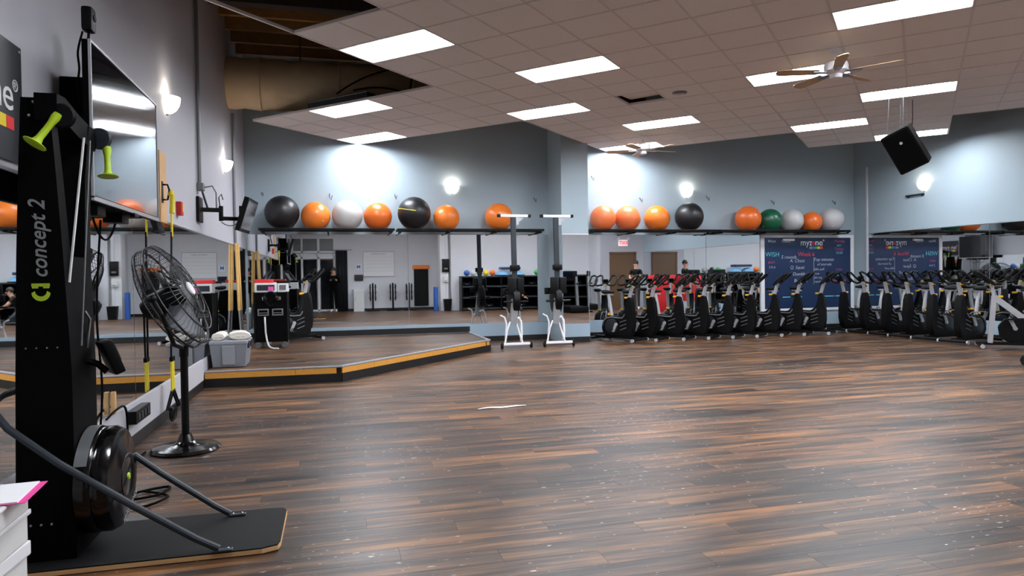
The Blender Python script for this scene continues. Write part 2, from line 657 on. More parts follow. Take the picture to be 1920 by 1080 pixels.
ceil = bpy.data.objects.new('ceiling', None)
COL.objects.link(ceil)
struct(ceil)
lit = {(i + d, j) for i, j in LIGHTS for d in (0, 1)}
cells = []
for i in range(-16, 16):
    for j in range(-14, 25):
        if in_cloud(i, j) and (i, j) not in lit:
            raw = [uv2xy(i + a, j + b) for a, b in ((0, 0), (0, 1), (1, 1), (1, 0))]
            pc = clip(raw)
            if pc:
                cx, cy = uv2xy(i + .5, j + .5)
                whole = len(pc) == 4 and all((Vector(a) - Vector(b)).length < 1e-6 for a, b in zip(sorted(pc), sorted(raw)))
                q = project((cx, cy, ZC))
                rank = q[2] if q and -120 < q[0] < 2040 and -120 < q[1] < 700 else 1e9
                cells.append((rank, (i, j), pc, whole, (cx, cy)))
cells.sort(key=lambda c: c[0])
TG = 0.012
tile_me = B().box((0, 0, 0.012), (P - TG, P - TG, 0.016), Matrix.Rotation(PI / 4, 3, 'Z'), bevel=0.003).mesh('ceiling_tile', M_tile, False)
LOOSE = (-7, 15)
vs, fs = [], []


def shrink(pc, g):
    c = Vector((sum(p[0] for p in pc) / len(pc), sum(p[1] for p in pc) / len(pc)))
    return [tuple(Vector(p) + (c - Vector(p)).normalized() * min(g * 1.3, (c - Vector(p)).length * 0.5)) for p in pc]


for idx, (rank, ij, pc, whole, ctr) in enumerate(cells):
    if whole and idx < 300 and rank < 1e8:
        o = link('tile', tile_me, ceil, (ctr[0], ctr[1], ZC))
        if ij == LOOSE:                      # one tile has slipped out of its seat
            o.location = (ctr[0] + 0.05, ctr[1] - 0.02, ZC + 0.055)
            o.rotation_euler = (0.05, -0.10, 0.06)
        elif random.random() < 0.10:
            o.rotation_euler = (random.uniform(-.006, .006), random.uniform(-.006, .006), 0)
        continue
    q = shrink(pc, TG / 2)
    k = len(vs)
    m = len(q)
    vs += [(x, y, ZC + 0.004) for x, y in q] + [(x, y, ZC + 0.02) for x, y in q]
    fs += [tuple(range(k, k + m))] + [(k + a, k + (a + 1) % m, k + m + (a + 1) % m, k + m + a) for a in range(m)] + [tuple(range(k + 2 * m - 1, k + m - 1, -1))]
me = bpy.data.meshes.new('tile_field')
me.from_pydata(vs, [], fs)
me.materials.append(M_tile)
o = link('tile_field', me, ceil)
o['kind'] = 'stuff'
# T-bar grid: one bar segment per cell side, joined
g = B()
done = set()


def seg(i, j, di, dj, w=0.022, h=0.03):
    if (i, j, di, dj) in done:
        return
    done.add((i, j, di, dj))
    a, b = uv2xy(i, j), uv2xy(i + di, j + dj)
    for q in (a, b):
        if not (XL < q[0] < XR and YF < q[1] < YB - 0.01):
            t0, t1 = Vector(a), Vector(b)
            pts = [t0.lerp(t1, s / 20) for s in range(21)]
            pts = [p for p in pts if XL < p.x < XR and YF < p.y < YB - 0.01]
            if len(pts) < 2:
                return
            a, b = pts[0], pts[-1]
            break
    g.bar((a[0], a[1], ZC + h / 2 - 0.001), (b[0], b[1], ZC + h / 2 - 0.001), w, h)


allc = {c[1] for c in cells} | {c for c in lit if in_cloud(*c)}
for i, j in allc:
    pair = (i, j) in lit
    seg(i, j, 1, 0)
    seg(i, j + 1, 1, 0)
    if not (pair and (i - 1, j) in lit and any((i - 1, j) == L for L in LIGHTS)):
        seg(i, j, 0, 1)
    if not (pair and (i, j) in LIGHTS):
        seg(i + 1, j, 0, 1)
for j in range(0, 8):
    seg(-10, j, 0, 1, 0.024, 0.03)
g.obj('ceiling_grid', M_tbar, ceil, smooth=False)['kind'] = 'stuff'

# ceiling fixtures: recessed troffers
DIR_U = Vector((S2, -S2, 0))
tr = None
for k, (i, j) in enumerate(LIGHTS):
    a = uv2xy(i, j)
    cx, cy = uv2xy(i + 1, j + .5)
    if not (XL + .7 < cx < XR - .7 and YF + .7 < cy < YB - .3):
        continue
    if tr is None:
        tr = thing('ceiling_light', 'x', 'light', (cx, cy, ZC), (0, 0, -PI / 4), 'recessed ceiling light panels')
        b = B()
        L, W, H_ = 2 * P - 0.03, P - 0.03, 0.105
        for sx in (-1, 1):        # sloped inner sides of the housing
            b.prism([(sx * L / 2, 0), (sx * L / 2, H_), (sx * (L / 2 - 0.09), H_)], -W / 2, W / 2)
        for sy in (-1, 1):
            b.box((0, sy * (W / 2 - 0.006), H_ / 2), (L, 0.012, H_))
        b.box((0, 0, H_ + 0.012), (L, W, 0.016))
        b.obj('housing', M_white, tr, smooth=False)
        b = B()
        for sy in (-1, 1):
            b.box((0, sy * (W / 2 + 0.003), H_ / 2 + 0.022), (L + 0.008, 0.006, H_ - 0.02))
        for sx in (-1, 1):
            b.box((sx * (L / 2 + 0.003), 0, H_ / 2 + 0.022), (0.006, W, H_ - 0.02))
        b.box((0, 0, H_ + 0.024), (L + 0.008, W + 0.008, 0.008))
        b.obj('outer_tray', M_dkgrey, tr, smooth=False)
        B().box((0, 0, H_ - 0.012), (L - 0.13, W - 0.06, 0.010)).obj('lens', M_lens, tr, smooth=False)
    else:
        dup(tr, (cx, cy, ZC), (0, 0, -PI / 4), 'x')
lights_in_order = [o for o in COL.objects if o.get('category') == 'light' and o.type == 'EMPTY']
LT = {0: 'recessed light panel beside the open roof gap, nearest the big round duct', 1: 'recessed light panel in the middle of the ceiling, above the loose tile',
      2: 'recessed light panel on the ceiling edge just below the round duct', 3: 'light panel over the bright wall patch near the black ball and white ball',
      4: 'light panel at the ceiling notch in front of the wall pilaster', 5: 'light panel between the loose ceiling tile and the farther ceiling fan',
      6: 'light panel behind the farther ceiling fan, at the back wall', 7: 'light panel partly covered by the blades of the nearer ceiling fan',
      8: 'long light panel between the nearer ceiling fan and the hanging speaker', 9: 'large light panel at the top edge of the picture, near the nearer fan',
      10: 'light panel at the ceiling corner above the green and silver balls', 11: 'light panel partly hidden behind the hanging speaker'}
for o in lights_in_order:
    for k, (i, j) in enumerate(LIGHTS):
        c = uv2xy(i + 1, j + .5)
        if abs(c[0] - o.location.x) < .01 and abs(c[1] - o.location.y) < .01:
            o['label'] = LT.get(k, 'recessed ceiling light panel behind the photographer, outside the picture')
            if k not in LT:
                o['group'] = 'ceiling lights out of the picture'
b = B().lathe([(0, -.012), (.09, -.012), (.105, -.004), (.105, .004), (0, .004)], 20)
o = b.obj('ceiling_vent', M_midgrey, None, (*uv2xy(-5.57, 15.53), ZC - 0.002))
tag(o, 'small round grey vent set in a ceiling tile', 'vent')

# ------------------------------------------------------------------ duct, its straps and loose cables in the open roof corner
d = thing('air_duct', 'large round insulated tan air duct running along the open roof corner', 'duct', (XL, 11.75, 4.42))
ZX = Matrix.Rotation(PI / 2, 4, 'Y')
prof = [(0.0, 0.0)]
b = B()
n = 60
pr = []
for i in range(n + 1):
    pr.append((0.40 + 0.012 * math.sin(i * 2.1) + 0.006 * math.sin(i * 5.3), i * 7.0 / n))
b.lathe([(0, 0)] + pr + [(0, 7.0)], 32, ZX)
b.obj('insulation_wrap', M_duct, d)
for k in range(6):
    B().tube([(0.5 + k * 1.2, 0.425 * math.cos(a), 0.425 * math.sin(a)) for a in [2 * PI * t / 24 for t in range(24)]], 0.008, 6, closed=True).obj('band', M_duct, d)
for k in range(3):
    B().tube([(1.1 + k * 2.2, 0, 0.40), (1.1 + k * 2.2, 0, 1.0)], 0.012, 6).obj('hanger', M_dkgrey, d)
def cable(name, pts, r, m, label, cat='cable', group=None):
    pts = [Vector(p) for p in pts]
    sm_ = []
    for i in range(len(pts) - 1):
        p0, p1, p2, p3 = pts[max(i - 1, 0)], pts[i], pts[i + 1], pts[min(i + 2, len(pts) - 1)]
        for q in range(4):
            t = q / 4
            sm_.append(0.5 * ((2 * p1) + (p2 - p0) * t + (2 * p0 - 5 * p1 + 4 * p2 - p3) * t * t + (3 * p1 - p0 - 3 * p2 + p3) * t ** 3))
    return tag(B().tube(sm_ + [pts[-1]], r, 6).obj(name, m), label, cat, group)
cable('cable', hang((0.1, 11.05, 4.15), (1.3, 11.2, 4.65), -0.12), 0.012, M_blackm, 'black cable bowed upwards in front of the tan air duct')
cable('cable', hang((0.35, 11.0, 4.2), (1.25, 11.1, 4.2), -0.08), 0.012, M_blackm, 'short black cable curving low across the tan air duct')
cable('cable', [(1.2, 11.0, 4.1), (1.25, 11.05, 4.4), (1.33, 11.1, 4.8), (1.35, 10.96, ZR - 0.29)], 0.014, M_blackm, 'black cable dropping beside the far end of the air duct')

# ------------------------------------------------------------------ base panels, cove base, mirrors
def base(nm, c, d, m):
    return struct(B().box(c, d, bevel=0.004).obj(nm, m, smooth=False))


base('trim_1', (XL + 0.012, 4.03, 0.225), (0.024, 9.9, 0.25), M_panel_white)
base('baseboard_left', (XL + 0.014, 4.03, 0.05), (0.028, 9.9, 0.10), M_kick)
base('trim_2', (3.45, YB - 0.012, 0.225), (1.7, 0.024, 0.25), M_panel_blue)
base('baseboard_back', (3.45, YB - 0.014, 0.05), (1.7, 0.028, 0.10), M_kick)
base('trim_3', (8.30, YB - 0.012, 0.225), (6.86, 0.024, 0.25), M_panel_blue)
base('baseboard_back', (8.30, YB - 0.014, 0.05), (6.86, 0.028, 0.10), M_kick)
base('trim_4', (XR - 0.012, 7.8, 0.225), (0.024, 11.2, 0.25), M_panel_blue)
base('baseboard_right', (XR - 0.014, 7.8, 0.05), (0.028, 11.2, 0.10), M_kick)
base('trim_5', (4.575, 12.738, 0.225), (0.56, 0.024, 0.25), M_panel_blue)
base('baseboard_pilaster', (4.575, 12.736, 0.05), (0.56, 0.028, 0.10), M_kick)
base('baseboard_front', (1.35, YF + 0.014, 0.05), (5.7, 0.028, 0.10), M_kick)
base('baseboard_stage', (0.55, YB - 0.014, 0.26), (4.15, 0.028, 0.10), M_kick)
base('trim_6', (0.55, YB - 0.012, 0.34), (4.15, 0.022, 0.06), M_panel_blue)
base('trim_7', (XR - 0.012, 13.19, 1.95), (0.02, 0.05, 3.4), M_wall_light)


def mirror(c, d, label):
    o = B().box(c, d, bevel=0.0015).obj('wall_mirror', M_mirror, smooth=False)
    tag(o, label, 'mirror')


def strip(nm, c, d, m=M_steel):
    struct(B().box(c, d).obj(nm, m, smooth=False))


zl0, zl1, zb1 = 0.352, 1.855, 2.14
for y0, y1, lb in ((-0.9, 1.85, 'mirror panel on the grey wall, beside the photographer'), (1.85, 6.1, 'wall mirror behind the black ski machine tower, under the dark banner'),
                   (6.1, 10.25, 'wall mirror behind the pedestal fan and hanging straps'), (10.25, YB - 0.02, 'wall mirror on the grey wall behind the wooden poles on stage')):
    mirror((XL + 0.006, (y0 + y1) / 2, (zl0 + zl1) / 2), (0.006, y1 - y0 - 0.008, zl1 - zl0), lb)
strip('trim_8', (XL + 0.007, 6.25, zl1 + 0.008), (0.014, 14.3, 0.016))
for x0, x1, lb in ((-1.53, 1.42, 'back wall mirror behind the stage, under the first black ball'), (1.42, 4.29, 'back wall mirror behind the two upright rowing machines'),
                   (4.86, 7.90, 'back wall mirror behind the first spin bikes, under coral balls'), (7.90, 9.235, 'narrower back wall mirror next to the navy chalkboard')):
    mirror(((x0 + x1) / 2, YB - 0.006, (0.355 + zb1) / 2), (x1 - x0 - 0.008, 0.006, zb1 - 0.355), lb)
mirror((4.575, 12.744, (0.355 + 2.09) / 2), (0.53, 0.006, 2.09 - 0.355), 'tall narrow mirror on the front of the wall pilaster')
strip('trim_9', (4.575, 12.743, 2.10), (0.55, 0.012, 0.02), M_wall_light)
for y0, y1, lb in ((2.35, 6.2, 'mirror on the slate blue side wall, out of the picture'), (6.2, 10.17, 'side wall mirror at the edge of the picture behind the last bikes'),
                   (10.17, 13.15, 'side wall mirror in the corner showing the reversed chalkboard')):
    mirror((XR - 0.006, (y0 + y1) / 2, (0.355 + zb1) / 2), (0.006, y1 - y0 - 0.008, zb1 - 0.355), lb)
strip('trim_10', (XR - 0.007, 7.75, zb1 + 0.008), (0.014, 10.8, 0.016))

# ------------------------------------------------------------------ the stage in the back corner
ST = 0.19
st = thing('stage_platform', 'low wooden corner stage with yellow wood edge and black kick', 'stage', (0, 0, 0))
outline = [(XL + .03, 9.02), (0.08, 8.98), (2.63, 11.78), (2.63, YB - 0.03), (XL + .03, YB - 0.03)]


def slab(poly, z0, z1):
    b = B()
    A = [b.bm.verts.new((p[0], p[1], z0)) for p in poly]
    C = [b.bm.verts.new((p[0], p[1], z1)) for p in poly]
    b.bm.faces.new(A[::-1])
    b.bm.faces.new(C)
    for i in range(len(poly)):
        b.bm.faces.new((A[i], A[(i + 1) % len(poly)], C[(i + 1) % len(poly)], C[i]))
    return b


slab(outline, 0.10, ST).obj('deck', M_floor, st, smooth=False)
inner = [(XL + .03, 9.06), (0.065, 9.03), (2.58, 11.80), (2.58, YB - 0.03), (XL + .03, YB - 0.03)]
slab(inner, 0.0, 0.10).obj('kick', M_kick, st, smooth=False)
edges = [(outline[0], outline[1]), (outline[1], outline[2]), (outline[2], outline[3])]
for q, (a, b_) in enumerate(edges):
    A, C = Vector((*a, 0)), Vector((*b_, 0))
    d_ = (C - A).normalized()
    nrm = Vector((d_.y, -d_.x, 0))
    L = (C - A).length
    B().bar(A + Vector((0, 0, ST + .001)) - nrm * 0.02, C + Vector((0, 0, ST + .001)) - nrm * 0.02, 0.06, 0.016).obj('nosing', M_nosing, st, smooth=False)
    if q == 2:
        continue
    t = 0.0
    pieces = [1.05, L - 0.06] if q == 0 else [0.62, 1.35, 2.0, 2.7, L - 0.18, L - 0.05]
    for e in pieces:
        if e > t + 0.02:
            B().bar(A + d_ * (t + 0.002) + nrm * 0.008 + Vector((0, 0, 0.143)), A + d_ * (e - 0.002) + nrm * 0.008 + Vector((0, 0, 0.143)), 0.016, 0.068).obj('edge_board', M_edgewood, st, smooth=False)
        t = e + (0.045 if (q == 1 and e == pieces[-2]) else 0)
    B().bar(A + nrm * 0.006 + Vector((0, 0, 0.055)), C + nrm * 0.006 + Vector((0, 0, 0.055)), 0.02, 0.108).obj('kick_strip', M_kick, st, smooth=False)

# ------------------------------------------------------------------ sconces
def sconce(loc, rz, label):
    t = thing('wall_sconce', label, 'lamp', loc, (0, 0, rz), 'frosted bowl wall sconces')
    b = B()
    prof = [(0.012, -0.115), (0.05, -0.105), (0.09, -0.075), (0.118, -0.03), (0.13, 0.02), (0.132, 0.045), (0.124, 0.045), (0.110, -0.025), (0.084, -0.067), (0.045, -0.094), (0.0, -0.1)]
    n = 14
    rings = []
    for r, z in prof:
        rings.append([b.bm.verts.new((r * 0.92 * math.sin(PI * j / n) + 0.012, r * math.cos(PI * j / n), z)) for j in range(n + 1)])
    for A, C in zip(rings, rings[1:]):
        for j in range(n):
            b.bm.faces.new((A[j], A[j + 1], C[j + 1], C[j]))
    b.obj('glass_bowl', M_bowl, t)
    B().box((0.006, 0, -0.02), (0.012, 0.11, 0.14), bevel=0.003).obj('back_plate', M_steel, t)
    B().ball((0.012, 0, -0.12), 0.014, 8).obj('finial', M_steel, t)
    ld = bpy.data.lights.new('sconce_bulb', 'POINT')
    ld.energy = SCONCE_WATT
    ld.color = (1.0, 0.90, 0.76)
    ld.shadow_soft_size = 0.03
    lo = bpy.data.objects.new('bulb', ld)
    COL.objects.link(lo)
    lo.parent = t
    lo.location = (0.075, 0, 0.055)


sconce((XL, 7.42, 3.05), 0, 'lit bowl sconce on the grey wall just past the big television')
sconce((XL, 11.1, 3.03), 0, 'lit bowl sconce on the grey wall above the small tilted monitor')
sconce((2.31, YB, 3.07), -PI / 2, 'lit sconce on the blue wall above an orange ball left of the pilaster')
sconce((7.45, YB, 3.07), -PI / 2, 'lit sconce on the blue wall straight above a black ball')
sconce((XR, 11.63, 3.05), PI, 'lit sconce on the side wall beneath the hanging speaker')

# ------------------------------------------------------------------ ball racks, balls, hooks
def rack(x0, x1, label, bent=False):
    x0, x1 = x0 * KB, x1 * KB
    t = thing('ball_rack', label, 'rack', (0, 0.15, 0.01), group='wall racks for exercise balls')
    for yy, nm in ((12.99, 'front_rail'), (13.31, 'back_rail')):
        B().box(((x0 + x1) / 2, yy, 2.195), (x1 - x0, 0.045, 0.045), bevel=0.006).obj(nm, M_black, t, smooth=False)
    k = max(2, int((x1 - x0) / 0.95) + 1)
    for i in range(k):
        x = x0 + 0.06 + (x1 - x0 - 0.12) * i / (k - 1)
        b = B().bar((x, 12.99, 2.148), (x, YB - 0.15, 2.148), 0.03, 0.025)
        b.box((x, 12.99, 2.165), (0.03, 0.045, 0.03)).box((x, 13.31, 2.165), (0.03, 0.045, 0.03))
        b.obj('bracket', M_black, t, smooth=False)
    for x in (x0 + .02, x1 - .02):
        B().box((x, 13.15, 2.197), (0.03, 0.36, 0.04)).obj('end_bar', M_black, t, smooth=False)


rack(-1.27, 1.12, 'black ball rack holding the first black ball, orange, white and orange balls')
rack(1.17, 4.02, 'black ball rack over the stage holding the yellow-striped black ball')
rack(4.98, 7.84, 'black ball rack holding two coral balls, one orange and one black')
rack(7.88, 11.12, 'black ball rack above the chalkboard holding green and silver balls')

balls = [
    (-0.875, 0.305, M_blackball, 'black exercise ball at the far end of the rack next to the monitor', 'plug'),
    (-0.292, 0.262, M_orange, 'orange exercise ball between the black ball and the white ball', 'orange'),
    (0.272, 0.28, M_whiteball, 'white exercise ball between two orange balls over the stage', 'white'),
    (0.825, 0.262, M_orange2, 'shiny red-orange exercise ball just after the white ball', 'orange'),
    (1.50, 0.31, M_blackball, 'black exercise ball with a thin yellow stripe', 'stripe'),
    (2.12, 0.25, M_orange, 'orange exercise ball right after the yellow-striped black ball', 'orange'),
    (3.15, 0.27, M_orange, 'orange exercise ball partly behind an upright rowing machine top', 'orange'),
    (5.32, 0.262, M_coral, 'pale coral orange ball first on the rack after the pilaster', 'orange'),
    (5.86, 0.262, M_coral, 'coral orange ball touching the first coral ball past the pilaster', 'orange'),
    (6.52, 0.268, M_orange, 'orange exercise ball standing alone before the plain black ball', 'orange'),
    (7.25, 0.298, M_blackball, 'plain black exercise ball under a lit sconce', 'black'),
    (8.66, 0.275, M_orange2, 'red-orange exercise ball touching the green ball', 'orange'),
    (9.20, 0.25, M_greenball, 'dark green exercise ball', 'green'),
    (9.74, 0.25, M_silverball, 'silver exercise ball between the green ball and a small orange ball', 'silver'),
    (10.24, 0.225, M_orange2, 'small orange exercise ball between two silver balls', 'orange'),
    (10.76, 0.268, M_silverball, 'silver exercise ball last on the rack at the corner', 'silver')]
for x, r, m, lb, kd in balls:
    x, r = x * KB, r * KB
    zc = 2.231 + math.sqrt(r ** 2 - (0.137 - max(0, 13.30 - (YB - 0.012 - r))) ** 2)
    t = thing('exercise_ball', lb, 'ball', (x, min(13.30, YB - 0.012 - r), zc), (random.uniform(-.3, .3), random.uniform(-.3, .3), random.uniform(0, 6)), 'exercise balls on the wall racks')
    b = B()
    n = 26
    prof = [(0, -r)] + [(r * math.sin(PI * k / n) * (1 + 0.0035 * math.cos(k * PI)), -r * math.cos(PI * k / n)) for k in range(1, n)] + [(0, r)]
    b.lathe(prof, 40)
    b.obj('shell', m, t, angle=1.2)
    B().lathe([(0, 0.004), (0.012, 0.004), (0.014, 0), (0.014, -0.004)], 12, Matrix.Rotation(2.2, 4, 'Y') @ Matrix.Translation((0, 0, r))).obj('valve_plug', M_offw, t)
    if kd == 'stripe':
        t.rotation_euler = (0.10, 0.12, 0)
        B().tube([((r + .001) * math.cos(a) * 0.985, (r + .001) * math.sin(a) * 0.985, 0.055) for a in [-PI * 0.97 + k * PI * 0.47 / 20 for k in range(21)]], 0.006, 6).obj('stripe', M_yellow, t)
for x, z, s in ((-1.24, 2.86, .8), (-0.04, 2.83, 1.3), (1.17, 2.85, 1), (3.95, 2.83, 1), (5.19, 3.29, 1.1), (6.27, 2.86, 1), (7.83, 2.92, 1.1), (9.43, 2.85, 1), (11.02, 2.87, 1)):
    near = {-1.24: 'above the first black ball', -0.04: 'between the orange and white balls', 1.17: 'beside the yellow-striped black ball', 3.95: 'left of the pilaster',
            5.19: 'high beside the pilaster edge', 6.27: 'above the coral balls', 7.83: 'right of the plain black ball', 9.43: 'above the green ball', 11.02: 'above the last silver ball'}[x]
    o = B().tube([(0, 0.01, 0.05 * s), (0, -0.05, 0.0), (0.02 * s, -0.07, -0.05 * s), (0.035 * s, -0.05, 0.02 * s)], 0.007, 6).obj('wall_hook', M_dkgrey, None, (x * KB, YB - 0.015, 1.3 + (z - 1.3) * KB))
    tag(o, 'small dark wire hook on the blue wall ' + near, 'hook', 'wire wall hooks')

# ------------------------------------------------------------------ logo, chalkboard, banner
def logo(parent, M, w, ring=True):
    """word mark with the coloured bar underneath, about w wide"""
    h = w * 0.33
    text('my', h, M_printw, parent, M @ Matrix.Translation((-0.295 * w, 0, 0)), width=w * 0.36)
    text('z', h, M_printw, parent, M @ Matrix.Translation((-0.045 * w, 0, 0)), width=w * 0.11)
    text('n', h, M_printw, parent, M @ Matrix.Translation((0.225 * w, 0, 0)), width=w * 0.13)
    text('e', h, M_printw, parent, M @ Matrix.Translation((0.39 * w, 0, 0)), width=w * 0.15)
    text('\u00ae', h * 0.34, M_printw, parent, M @ Matrix.Translation((0.505 * w, h * 0.24, 0)))
    b = B().lathe([(0.036 * w, -0.0012), (0.062 * w, -0.0012), (0.062 * w, 0.0012), (0.036 * w, 0.0012), (0.036 * w, -0.0012)], 20)
    o = b.obj('lettering', M_chalkr, parent)
    o.matrix_local = M @ Matrix.Translation((0.085 * w, -0.02 * w, 0))
    for k, m in enumerate((M_printgrey, M_printb, M_printg, M_printy, M_chalkr)):
        o = B().box((0, 0, 0), (0.108 * w, 0.085 * w, 0.0024)).obj('colour_bar', m, parent, smooth=False)
        o.matrix_local = M @ Matrix.Translation(((-0.045 + 0.115 * k) * w, -0.185 * w, 0))


bo = thing('chalkboard', 'large navy chalkboard in a white frame with chalk notes behind the bikes', 'board', (0, 0, 0))
x0, x1, z0, z1 = 9.25, 11.70, 0.42, 2.14
DX = 0.11
B().box(((x0 + x1) / 2, YB - 0.012, (z0 + z1) / 2), (x1 - x0 - 0.1, 0.016, z1 - z0 - 0.1)).obj('panel', M_board, bo, smooth=False)
for c, d_ in ((((x0 + x1) / 2, z1 - 0.03), (x1 - x0, 0.06)), (((x0 + x1) / 2, z0 + 0.03), (x1 - x0, 0.06)), ((x0 + 0.045, (z0 + z1) / 2), (0.09, z1 - z0 - 0.12)), ((x1 - 0.04, (z0 + z1) / 2), (0.08, z1 - z0 - 0.12))):
    B().box((c[0], YB - 0.018, c[1]), (d_[0], 0.035, d_[1]), bevel=0.004).obj('frame_rail', M_white, bo, smooth=False)
YT = YB - 0.0215
logo(bo, face_back(10.47 + DX, YT, 1.965), 0.62)
for body, x, z, s, m, sh in (('West', 9.42, 2.0, .11, M_chalkw, .2), ('WISH', 9.44, 1.70, .17, M_chalkc, 0), ('start', 9.41, 1.53, .11, M_chalkp, .1), ('7-9-4', 9.43, 1.41, .09, M_chalkw, 0),
                              ('Classic', 9.80, 2.0, .10, M_chalkw, 0), ('5 rounds', 9.86, 1.64, .13, M_chalkw, .3), ('Week 6', 10.32, 1.70, .16, M_chalkr, .1),
                              ('A. Chest', 10.08, 1.555, .125, M_chalkw, .2), ('Q. Squat', 10.08, 1.405, .125, M_chalkw, .2), ('7 Dumbbell', 10.13, 1.255, .125, M_chalkw, .2), ('Burpees', 10.17, 1.105, .125, M_chalkw, .2),
                              ('Top minutes', 10.78, 1.58, .125, M_chalkw, .2), ('of intervals', 10.80, 1.47, .10, M_chalkw, .2), ('bike pull', 10.66, 1.36, .09, M_chalkw, .2), ('row', 10.60, 1.26, .09, M_chalkw, .2), ('ski erg', 10.63, 1.17, .09, M_chalkw, .2), ('squat', 10.62, 1.08, .09, M_chalkw, .2),
                              ('Monday', 11.22, 2.0, .10, M_chalkp, 0), ('gym', 11.2, 1.91, .08, M_chalkc, 0), ('Today', 11.2, 1.82, .11, M_chalkp, 0), ('10:00', 11.2, 1.73, .10, M_chalkc, 0),
                              ('Friday', 11.2, 1.35, .08, M_chalkp, 0), ('spin', 11.2, 1.22, .08, M_chalkc, 0), ('week end', 11.2, 1.10, .11, M_chalkp, 0)):
    text(body, s * 0.86, m, bo, face_back(x + DX, YT, z), shear=sh, bold=-0.012 * s)
B().box((10.52 + DX, YT, 1.32), (0.006, 0.002, 0.6)).obj('chalk_line', M_chalkw, bo, smooth=False)
for x in (9.85, 10.05, 10.95, 11.2):
    B().box((x + DX, YT, 0.74), (0.3, 0.002, 0.018)).obj('chalk_line', M_chalkc, bo, smooth=False)
B().box((9.86 + DX, YB - 0.03, 2.03), (0.30, 0.03, 0.05), bevel=0.01).obj('eraser', M_offw, bo)

pn = thing('banner', 'dark wall banner with white word mark and coloured squares beside the ski machine', 'banner', (0, 0, 0))
py0, py1 = 3.22, 4.115
B().box((XL + 0.008, (py0 + py1) / 2, 2.21), (0.008, py1 - py0, 0.60)).obj('sheet', M_poster, pn, smooth=False)
logo(pn, face_left(XL + 0.0135, 3.66, 2.235), 0.74)
for yy in (py0 + .02, py1 - .02):
    B().lathe([(0, .003), (.007, .003), (.009, 0)], 10, face_left(XL + 0.0125, yy, 2.485)).obj('grommet', M_steel, pn)

# ------------------------------------------------------------------ big television and its box mount
tv = thing('television', 'large wall television in a thin silver bezel, screen mirroring the ceiling lights', 'television', (-1.30, 5.10, 1.76))
B().box((-0.02, 0, 0.45), (0.035, 1.50, 0.90), bevel=0.005).obj('body', M_blackm, tv, smooth=False)
B().box((0.0, 0, 0.455), (0.008, 1.46, 0.85)).obj('screen', M_screen, tv, smooth=False)
for c, d_ in (((0, 0.893), (1.5, 0.014)), ((0, 0.012), (1.5, 0.024)), ((-0.744, 0.45), (0.012, 0.87)), ((0.744, 0.45), (0.012, 0.87))):
    B().box((0.002, c[0], c[1]), (0.014, d_[0], d_[1])).obj('bezel', M_silver, tv, smooth=False)
B().box((0, 0.1, -0.012), (0.03, 0.10, 0.03), bevel=0.006).obj('sensor', M_black, tv)
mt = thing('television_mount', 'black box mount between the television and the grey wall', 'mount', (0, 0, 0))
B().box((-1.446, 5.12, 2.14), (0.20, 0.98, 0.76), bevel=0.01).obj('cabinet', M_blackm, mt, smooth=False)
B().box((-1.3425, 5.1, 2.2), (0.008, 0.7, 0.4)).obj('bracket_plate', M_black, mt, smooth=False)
for k, z in enumerate((1.74, 1.735)):
    B().box((-1.42, 4.72 + k * .5, z), (0.12, 0.16, 0.08), bevel=0.008).obj('power_adapter', M_black, mt)
wc = thing('webcam', 'small black camera on a stalk above the television corner', 'camera', (-1.33, 4.44, 2.66))
B().box((0, 0.02, 0.14), (0.06, 0.09, 0.14), bevel=0.02).obj('housing', M_black, wc)
B().tube([(0, 0.02, 0.07), (0, 0.0, 0.0)], 0.008, 6).obj('stalk', M_black, wc)
B().lathe([(0, .035), (.02, .035), (.022, .03), (.022, .0)], 12, Matrix.Rotation(PI / 2, 4, 'Y') @ Matrix.Translation((-0.15, 0.02, 0))).obj('eye', M_gloss, wc)
cable('cable', [(-1.35, 4.42, 2.72), (-1.37, 4.40, 2.6), (-1.36, 4.385, 2.5), (-1.375, 4.40, 2.4), (-1.36, 4.42, 2.3)], 0.006, M_blackm, 'thin black cable dropping from the small camera down the television edge')
cable('cable', hang((-1.42, 4.75, 1.693), (-1.42, 5.2, 1.69), 0.12), 0.007, M_blackm, 'black cable looping under the television mount')
cable('cable', [(-1.45, 4.72, 1.72), (-1.47, 4.73, 1.3), (-1.46, 4.70, 0.9), (-1.48, 4.74, 0.5), (-1.47, 4.75, 0.15)], 0.007, M_blackm, 'long black cable running down the mirror from the television mount')
cable('cable', [(-1.45, 5.0, 1.70), (-1.48, 4.98, 1.1), (-1.47, 5.02, 0.6), (-1.5, 5.0, 0.15)], 0.007, M_blackm, 'second thin black cable hanging down the mirror toward the floor')

# ------------------------------------------------------------------ things on the left wall
def conduit(y, z0, label, z1=5.4):
    o = B().tube([(XL + 0.03, y, z0), (XL + 0.03, y, z1)], 0.022, 8).obj('conduit_pipe', M_midgrey)
    tag(o, label, 'pipe')


